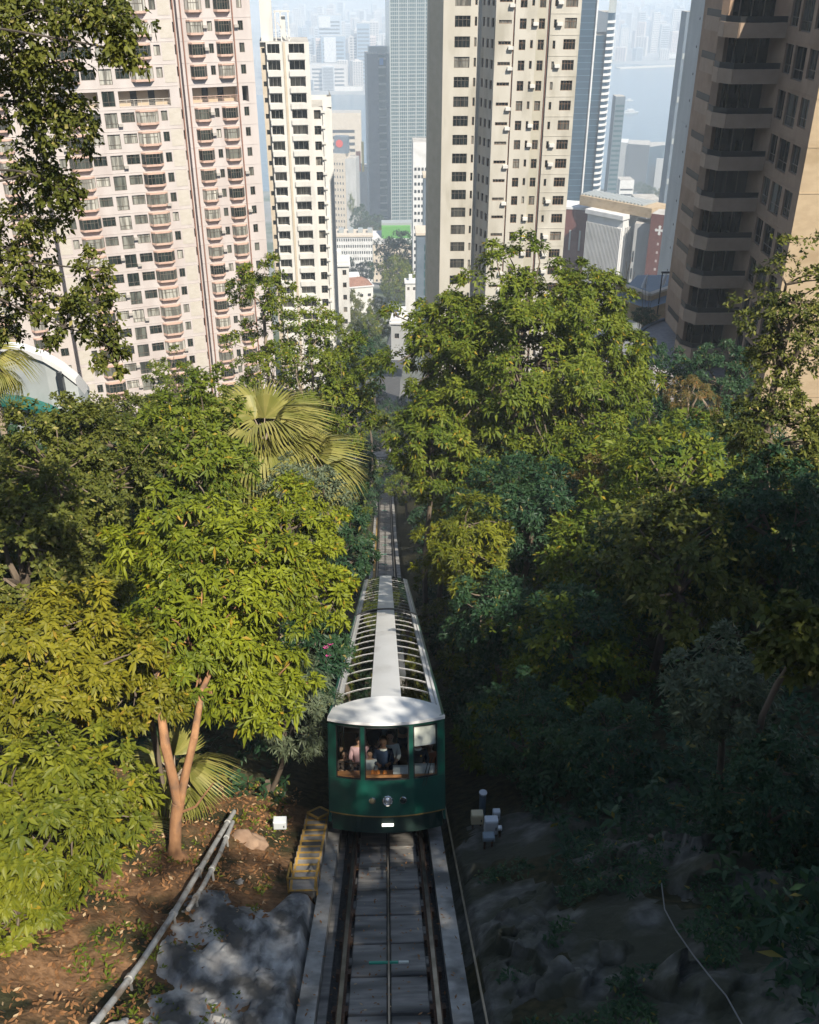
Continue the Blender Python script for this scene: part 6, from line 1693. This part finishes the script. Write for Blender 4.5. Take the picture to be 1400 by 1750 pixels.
M_ROCK = mat('grey_rock', (0.21, 0.20, 0.185), (0.43, 0.41, 0.37), scale=2.6, stretch=(1.6, .8, 1), bump=.7, rough=.9, c3=(0.072, 0.068, 0.060), scale3=1.2, t3=.53, detail=12, dist=.08)
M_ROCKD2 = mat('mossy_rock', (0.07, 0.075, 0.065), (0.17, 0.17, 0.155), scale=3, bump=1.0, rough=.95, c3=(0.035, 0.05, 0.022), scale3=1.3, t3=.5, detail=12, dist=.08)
def rock_sheet(x0, x1, y0, y1, m, label, seed, edge, nx=110, ny=200, amp=1.0, cells=170):
    """fractured rock: every block has its own tilt and level, with cracks between"""
    rg = np.random.default_rng(seed)
    X, Y = np.meshgrid(np.linspace(x0, x1, nx), np.linspace(y0, y1, ny))
    G = ground_np(X.ravel(), Y.ravel()); P0 = np.stack([X.ravel(), Y.ravel()], 1)
    W = P0 + .10 * np.stack([_n2(P0[:, 0] * 3, P0[:, 1] * 3), _n2(P0[:, 0] * 3 + 9, P0[:, 1] * 3)], 1)
    def blocks(n, st, lev, tilt, crack):
        c = np.stack([rg.uniform(x0, x1, n), rg.uniform(y0, y1, n)], 1)
        d = np.sqrt(((W[:, None, 0] - c[None, :, 0]) * st) ** 2 + (W[:, None, 1] - c[None, :, 1]) ** 2)
        o = np.argsort(d, 1)[:, :2]; f1 = np.take_along_axis(d, o[:, :1], 1)[:, 0]; f2 = np.take_along_axis(d, o[:, 1:2], 1)[:, 0]; k = o[:, 0]
        h = rg.uniform(0, lev, n)[k] + ((W - c[k]) * rg.normal(0, tilt, (n, 2))[k]).sum(1)
        return h - crack * np.exp(-(f2 - f1) / .035)
    H = blocks(max(12, cells // 8), 1.5, .22, .22, .0) + blocks(cells, 1.6, .07, .22, .05) + blocks(cells * 4, 1.4, .02, .18, .015)
    x, y = P0[:, 0], P0[:, 1]
    H = H + .012 * _n2(x * 17, y * 14) + .05 * np.abs(_n2(x * 2.2, y * 2.0))
    e = edge(x, y)
    Z = G + np.where(e > 0, e * (.03 + amp * H), e * .5)
    V = np.stack([x, y, Z], 1)
    i = np.arange((ny - 1) * (nx - 1)); a = (i // (nx - 1)) * nx + i % (nx - 1)
    T = np.concatenate([np.stack([a, a + 1, a + nx + 1], 1), np.stack([a, a + nx + 1, a + nx], 1)])
    tag(put('rock_face', fast_mesh('rock_face', V, T, m)), label, 'rock')
rock_sheet(-3.75, -1.44, 6.6, 13.9, M_ROCK, 'bare grey rock face sloping down to the left kerb', 1, lambda x, y: np.minimum(np.clip((x + 3.6 + .28 * np.sin(y * 1.3) + .2 * np.sin(y * 3.7) + .1 * np.sin(y * 9)) / .35, -.4, 1), np.clip((13.0 - y + .5 * np.sin(x * 3) + .2 * np.sin(x * 9)) / .5, -.4, 1)), amp=.34)
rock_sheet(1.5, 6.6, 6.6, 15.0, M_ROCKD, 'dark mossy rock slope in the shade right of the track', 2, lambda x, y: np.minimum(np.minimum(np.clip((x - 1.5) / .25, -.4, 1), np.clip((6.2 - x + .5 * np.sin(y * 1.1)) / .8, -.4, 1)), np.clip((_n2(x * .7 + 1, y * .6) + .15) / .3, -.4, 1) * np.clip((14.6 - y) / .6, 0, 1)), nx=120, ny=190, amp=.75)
def boulder(px, py, r, label, m=None, seed=0, flat=.42):
    rg = np.random.default_rng(seed); bm = bmesh.new(); bmesh.ops.create_icosphere(bm, subdivisions=4, radius=1)
    f = rg.uniform(1.2, 2.2, 3); ph = rg.uniform(0, 6, 3)
    for v in bm.verts:
        c = v.co
        k = 1 + .22 * math.sin(c.x * f[0] * 2 + ph[0]) * math.sin(c.y * f[1] * 2 + ph[1]) + .12 * math.sin(c.z * 6 + c.x * 5 + ph[2]) + .05 * math.sin(c.x * 13 + c.y * 11)
        v.co = Vector((c.x * k * rg.uniform(.98, 1.02), c.y * k, c.z * k * flat))
    me = bpy.data.meshes.new('boulder'); bm.to_mesh(me); bm.free(); me.materials.append(m or M_ROCKD)
    me.polygons.foreach_set('use_smooth', [True] * len(me.polygons))
    p = gh(px, py); o = put('boulder', me, None, p - Vector((0, 0, r * .22)), rg.uniform(0, 6), scale=(r, r * rg.uniform(.7, 1.1), r)); o.rotation_euler.x = -.35
    return tag(o, label, 'boulder')
for k, (px, py, r, lab, m_) in enumerate(((1000, 1530, 0.26, 'pale rounded rock in the middle of the shaded bank', None), (1045, 1525, 0.22, 'rounded rock touching the pale one on the shaded bank', None), (1060, 1635, 0.31, 'flat rock beside the thin white cable', None), (965, 1690, 0.37, 'large jagged rock at the bottom of the shaded bank', None), (420, 1440, .42, 'brown rock by the upper end of the pipes', mat('brown_rock', (0.22, 0.14, 0.09), (0.30, 0.2, 0.13), scale=4, bump=.8, rough=.95)), (405, 1510, .14, 'small pale stone right of the second pipe', M_ROCK), (325, 1535, .08, 'little pale stone on the orange dirt', M_ROCK), (200, 1765, .2, 'pale flat stone at the foot of the long pipe', M_ROCK))):
    boulder(px, py, r, lab, m_, 300 + k)

M_PIPE = mat('galvanised_pipe', (0.36, 0.36, 0.34), (0.46, 0.45, 0.42), scale=8, rough=.55, metal=.3, c3=(0.22, 0.18, 0.14), scale3=3)
def pipe(pts, r, label, posts):
    P_ = [gh(x, y) + Vector((0, 0, .28)) for x, y in pts]
    o = P_[-1].copy(); root = empty('pipe', o, label=label, cat='pipe')
    sm = []
    for i in range(len(P_) - 1):
        for t in (0, .25, .5, .75): sm.append(P_[i].lerp(P_[i + 1], t) - o)
    sm.append(P_[-1] - o)
    MB().tube(sm, r, 10).build('tube', M_PIPE, root, smooth=True)
    for t in posts:
        q = P_[0].lerp(P_[-1], t); g = ground(q.x, q.y)
        qz = min(sm, key=lambda v: (v + o - q).length) + o
        MB().tube([(qz.x - o.x, qz.y - o.y, g - .2 - o.z), (qz.x - o.x, qz.y - o.y, qz.z - o.z)], .025, 6).build('support', M_PIPE, root)
        MB().tube([qz - o + (P_[0] - P_[-1]).normalized() * -.05, qz - o + (P_[0] - P_[-1]).normalized() * .05], r * 1.35, 10).build('collar', M_PIPE, root)
pipe([(402, 1402), (356, 1482), (300, 1580), (245, 1665), (205, 1722), (165, 1775)], .052, 'long galvanised pipe running down the orange dirt bank', (.1, .35, .6, .85))
pipe([(400, 1420), (378, 1475), (350, 1532), (325, 1572)], .045, 'shorter galvanised pipe beside the long one', (.15, .6, .9))

# steps with yellow edges
st = empty('steps', (0, 0, 0), label='concrete steps with yellow edged treads beside the left kerb', cat='steps')
SX0, SX1 = -2.02, -1.46
s0 = Vector((0, 13.4, zt(13.4) + .10))
st.location = s0
tread = MB().box(SX0, SX1, 0, .33, -.5, 0).mesh('step', M_SLAB); nose = MB().box(SX0 + .01, SX1 - .01, .27, .318, -.03, .006).mesh('nosing', M_YELLOW); sidep = MB().box(-.025, .025, 0, .30, .002, .008).mesh('edge_line', M_YELLOW)
for k in range(12):
    y = k * .315; z = zt(13.4 + y) - zt(13.4)
    o = put('step', tread, st, (0, y, z)); put('nosing', nose, o); put('edge_line', sidep, o, (SX0 + .04, .02, 0)); put('edge_line', sidep, o, (SX1 - .04, .02, 0))
for x in (SX0, SX1):
    g = MB()
    g.tube([(x, -.05, -.55), (x, -.05, .42), (x, .6, .10)], .022, 6)
    g.tube([(x, .6, .10), (x, .6, -.4)], .02, 6); g.build('hand_rail', M_YELLOW, st)
g = MB(); g.tube([(SX0, -.05, .40), (SX1, -.05, .40)], .02, 6); g.tube([(SX0, -.05, .05), (SX1, -.05, .05)], .02, 6); g.build('gate_bar', M_YELLOW, st)
hp = gh(547, 1412) + Vector((0, 0, .45)); ht = MB()
sq = [(-.3, 0, 0), (0, -.34, .16), (.3, 0, 0), (0, .34, -.16)]
ht.add([Vector(v) * .86 for v in sq], ((0, 1, 2, 3),), 1)
for i in range(4): ht.bar(Vector(sq[i]) * .93, Vector(sq[(i + 1) % 4]) * .93, .05, .04)
hr = empty('hatch_plate', hp, label='dark diamond plate edged in yellow at the top of the steps', cat='hatch')
ht.build('plate', [M_YELLOW, M_BLACK], hr); MB().tube([(0, 0, -.7), (0, 0, -.02)], .03, 6).build('post', M_RUST, hr)

def cabinet(px, py, Y, w, h, d, m, label, legs=.5):
    Y = min(Y, gh(px, py).y - .45); p = at(px, py, Y); g = ground(p.x, p.y)
    root = empty('electrical_box', (p.x, p.y, g), 0, label=label, cat='electrical box'); b0 = p.z - g - h / 2
    o = MB().box(-w / 2, w / 2, 0, d, b0, b0 + h).build('case', m, root); bevel(o, .015)
    MB().box(-w / 2 + .02, w / 2 - .02, -.012, -.002, b0 + .03, b0 + h - .03).build('door', m, root)
    MB().box(w / 2 - .06, w / 2 - .04, -.03, -.013, b0 + h * .4, b0 + h * .6).build('handle', M_BLACK, root)
    for x in (-w / 2 + .05, w / 2 - .05): MB().box(x - .02, x + .02, d * .4, d * .6, -.2, b0 - .002).build('leg', M_RUST, root)
    return root
M_CAB = mat('cabinet_white', (0.50, 0.52, 0.52), rough=.5); M_CABY = mat('cabinet_cream', (0.52, 0.44, 0.27), rough=.5)
cabinet(816, 1402, 16.6, .28, .30, .2, M_CABY, 'cream electrical box beside the tram')
cabinet(840, 1416, 16.3, .30, .42, .2, M_CAB, 'larger white electrical box next to the cream one')
cabinet(849, 1396, 16.7, .17, .26, .15, M_CAB, 'small tall white electrical box behind the others')
cabinet(855, 1418, 16.2, .09, .09, .1, M_CAB, 'tiny white junction box beside the white cabinet')
cabinet(836, 1436, 16.1, .26, .12, .2, mat('cabinet_blue_grey', (0.16, 0.20, 0.22), rough=.5), 'low blue-grey box under the white cabinet')
cabinet(478, 1412, 16.6, .30, .24, .2, M_CAB, 'pale meter box on a post by the steps')
pc = at(825, 1370, 16.9); pr = empty('bollard', (pc.x, pc.y, ground(pc.x, pc.y)), label='blue-grey cylinder post standing beside the electrical boxes', cat='post')
MB().tube([(0, 0, -.2), (0, 0, .75)], .08, 12).build('tube', mat('post_blue', (0.10, 0.14, 0.17), rough=.5), pr); MB().tube([(0, 0, .751), (0, 0, .79)], .095, 12).build('cap', M_CAB, pr)
wl = [gh(x, y) + Vector((0, 0, .30)) for x, y in ((1127, 1530), (1132, 1575), (1150, 1610), (1180, 1655), (1210, 1695), (1235, 1725), (1262, 1775))]
tag(MB().tube(wl, .011, 5).build('thin_cable', mat('pale_cable', (0.17, 0.165, 0.155), rough=.6)), 'thin pale cable trailing down the shaded bank', 'cable')
fl = [(565, 1102, 19.4), (557, 1108, 19.3), (561, 1122, 19.2)]
for k, (px, py, Y) in enumerate(fl):
    p = at(px, py, Y); b = MB()
    for j in range(6):
        a = j * 1.047; b.add([(0, 0, 0), (.05 * math.cos(a - .4), .05 * math.sin(a - .4), .03), (.08 * math.cos(a), .08 * math.sin(a), .04), (.05 * math.cos(a + .4), .05 * math.sin(a + .4), .03)], ((0, 1, 2, 3),))
    tag(b.build('blossom', mat('magenta_petal', (0.45, 0.06, 0.22), rough=.6), None, p), ('uppermost', 'middle', 'lowest')[k] + ' magenta blossom on the shrub beside the tram', 'blossom', 'blossoms beside the tram')

# distant footbridge over the track
fb = at(640, 826, 138); br = empty('footbridge', (fb.x, fb.y, fb.z), .05, label='shaded concrete footbridge crossing the track far down the slope', cat='footbridge')
MB().box(-9, 9, -.9, .9, -.45, 0).build('deck', M_KERB, br)
for z, t in ((1.0, .18), (2.7, .14), (4.2, .3)): MB().box(-9, 9, -.95 + z * .1, -.8 + z * .1, z, z + t).build('rail', M_KERB, br)
MB().box(-9, 9, .95, 2.8, 3.9, 4.2).build('upper_deck', M_KERB, br)
for x in (-8, -4, 0, 4, 8): MB().box(x - .1, x + .1, -.75, -.6, 0, 4.2).build('post', M_KERB, br)
for x in (-6.5, 6.5): MB().box(x - .4, x + .4, -.5, .5, -9, -.45).build('pier', M_KERB, br)

# white curved building at the left edge
cw = empty('curved_building', at(60, 640, 46), label='white curved building with a teal ledge peeking over the trees at the left', cat='building')
cwp = [(-70, 594, 47), (-10, 597, 46), (35, 602, 45.5), (75, 616, 45.2), (108, 636, 45.2), (132, 655, 45.6), (146, 672, 46.5), (150, 676, 50)]
P_ = [at(*q) - at(60, 640, 46) for q in cwp]
def curve_wall(off, z0, z1, m, name, th=.35):
    b = MB(); n = len(P_)
    for i, p in enumerate(P_):
        b.v += [(p.x, p.y + off, p.z + z0), (p.x, p.y + off, p.z + z1), (p.x, p.y + off + th, p.z + z1), (p.x, p.y + off + th, p.z + z0)]
    for i in range(n - 1):
        for j in range(4): b.f.append((4 * i + j, 4 * i + 4 + j, 4 * i + 4 + (j + 1) % 4, 4 * i + (j + 1) % 4)); b.m.append(0)
    b.f += [(3, 2, 1, 0), (4 * n - 4, 4 * n - 3, 4 * n - 2, 4 * n - 1)]; b.m += [0, 0]
    return b.build(name, m, cw)
curve_wall(0, -7, 0, mat('pale_grey_render', (0.32, 0.34, 0.33), (0.37, 0.39, 0.38), scale=1.2, rough=.85), 'wall'); curve_wall(-.15, .002, .28, M_WHITE, 'coping', .65); curve_wall(-.9, -2.6, -2.3, mat('teal_ledge', (0.015, 0.11, 0.09), rough=.5), 'ledge', .88)
wp = at(104, 652, 45.0) - at(60, 640, 46); MB().box(wp.x - .12, wp.x + .12, wp.y - .12, wp.y + .3, wp.z - .5, wp.z + .5).build('window', M_BANDGL, cw)

# garden fence below the pink tower
fe = empty('garden_fence', at(330, 704, 128), .3, label='ochre balustrade along the terrace under the pink tower', cat='fence')
MB().box(-7, 7, 0, .2, .9, 1.05).build('top_rail', M_YELLOW, fe); MB().box(-7, 7, -.05, .25, -3, 0).build('base_wall', M_BUFF, fe)
bal = MB().box(-.08, .08, .02, .18, 0, .9).mesh('baluster', M_CREAM)
for k in range(29): put('baluster', bal, fe, (-7 + .5 * k, 0, 0))

# driveway and terrace before the brown block
ZD = at(1150, 575, 86).z
dv = MB(); pts = [hitz(x, y, ZD) for x, y in ((1085, 598), (1088, 572), (1110, 556), (1140, 545), (1215, 540), (1260, 600), (1240, 640), (1090, 640))]
dv.add(pts + [p - Vector((0, 0, 9)) for p in pts], [tuple(range(8))[::-1]] + [(i, (i + 1) % 8, 8 + (i + 1) % 8, 8 + i) for i in range(8)])
tag(dv.build('driveway', mat('driveway_paving', (0.24, 0.23, 0.23), (0.31, 0.29, 0.28), scale=3, rough=.9)), kind='structure')
cb = empty('driveway_kerb', pts[1], label='dark curved kerb round the paved driveway', cat='kerb')
for i in (0, 1, 2, 3): MB().bar(pts[i] - pts[1] + Vector((0, 0, .08)), pts[i + 1] - pts[1] + Vector((0, 0, .08)), .3, .16).build('kerbstone', M_SLATE, cb)
tw = empty('terrace_wall', hitz(1105, 532, ZD), label='tan planter wall bounding the terrace beside the driveway', cat='wall')
a_, b_, c_ = [hitz(x, y, ZD) - hitz(1105, 532, ZD) for x, y in ((1050, 512), (1107, 534), (1165, 512))]
for (p, q) in ((a_, b_), (b_, c_)): MB().bar(p + Vector((0, 0, .2)), q + Vector((0, 0, .2)), .35, 3.0).build('wall_run', M_TAN, tw); MB().bar(p + Vector((0, 0, 1.8)), q + Vector((0, 0, 1.8)), .5, .2).build('coping', M_SAND, tw)
fp_ = [hitz(x, y, ZD + 1.2) - hitz(1105, 532, ZD) for x, y in ((1052, 508), (1107, 528), (1165, 508), (1165, 470), (1090, 470))]
MB().add(fp_, (tuple(range(5))[::-1],)).build('terrace_floor', M_SLATE, tw)
lp = hitz(1123, 540, ZD); lr = empty('street_lamp', lp, label='dark lamp post standing at the corner of the terrace wall', cat='street lamp')
MB().tube([(0, 0, 0), (0, 0, 4.2)], .06, 6).build('pole', M_BLACK, lr); MB().box(-.1, .7, -.15, .15, 4.2, 4.32).build('lamp_head', M_BLACK, lr)
rr_ = random.Random(9)
for k, (x, y, m_, lab) in enumerate(((1095, 505, M_WHITE, 'white folded parasol on the terrace'), (1128, 500, M_WHITE, 'second white folded parasol on the terrace'))):
    q = hitz(x, y, ZD + 1.2); pr = empty('parasol', q, label=lab, cat='parasol')
    MB().tube([(0, 0, 0), (0, 0, 2.2)], .03, 6).build('pole', M_WFRAME, pr); MB().tube([(0, 0, .8), (0, 0, 1.6), (0, 0, 2.2)], [.22, .16, .03], 8).build('canopy', m_, pr)
    pr.rotation_euler.y = .2

# haze over the town and the harbour
hz = bpy.data.materials.new('sea_haze'); hz.use_nodes = True
hn = hz.node_tree.nodes; hn.remove(hn['Principled BSDF'])
pv = hn.new('ShaderNodeVolumePrincipled'); pv.inputs['Color'].default_value = (0.80, 0.90, 1.0, 1); pv.inputs['Density'].default_value = HAZE if 'HAZE' in globals() else 0.00035; pv.inputs['Anisotropy'].default_value = 0.0
hz.node_tree.links.new(pv.outputs[0], hn['Material Output'].inputs['Volume'])
tag(MB().box(-4400, 4400, -420, 9420, -330, 330).build('haze', hz), kind='stuff')
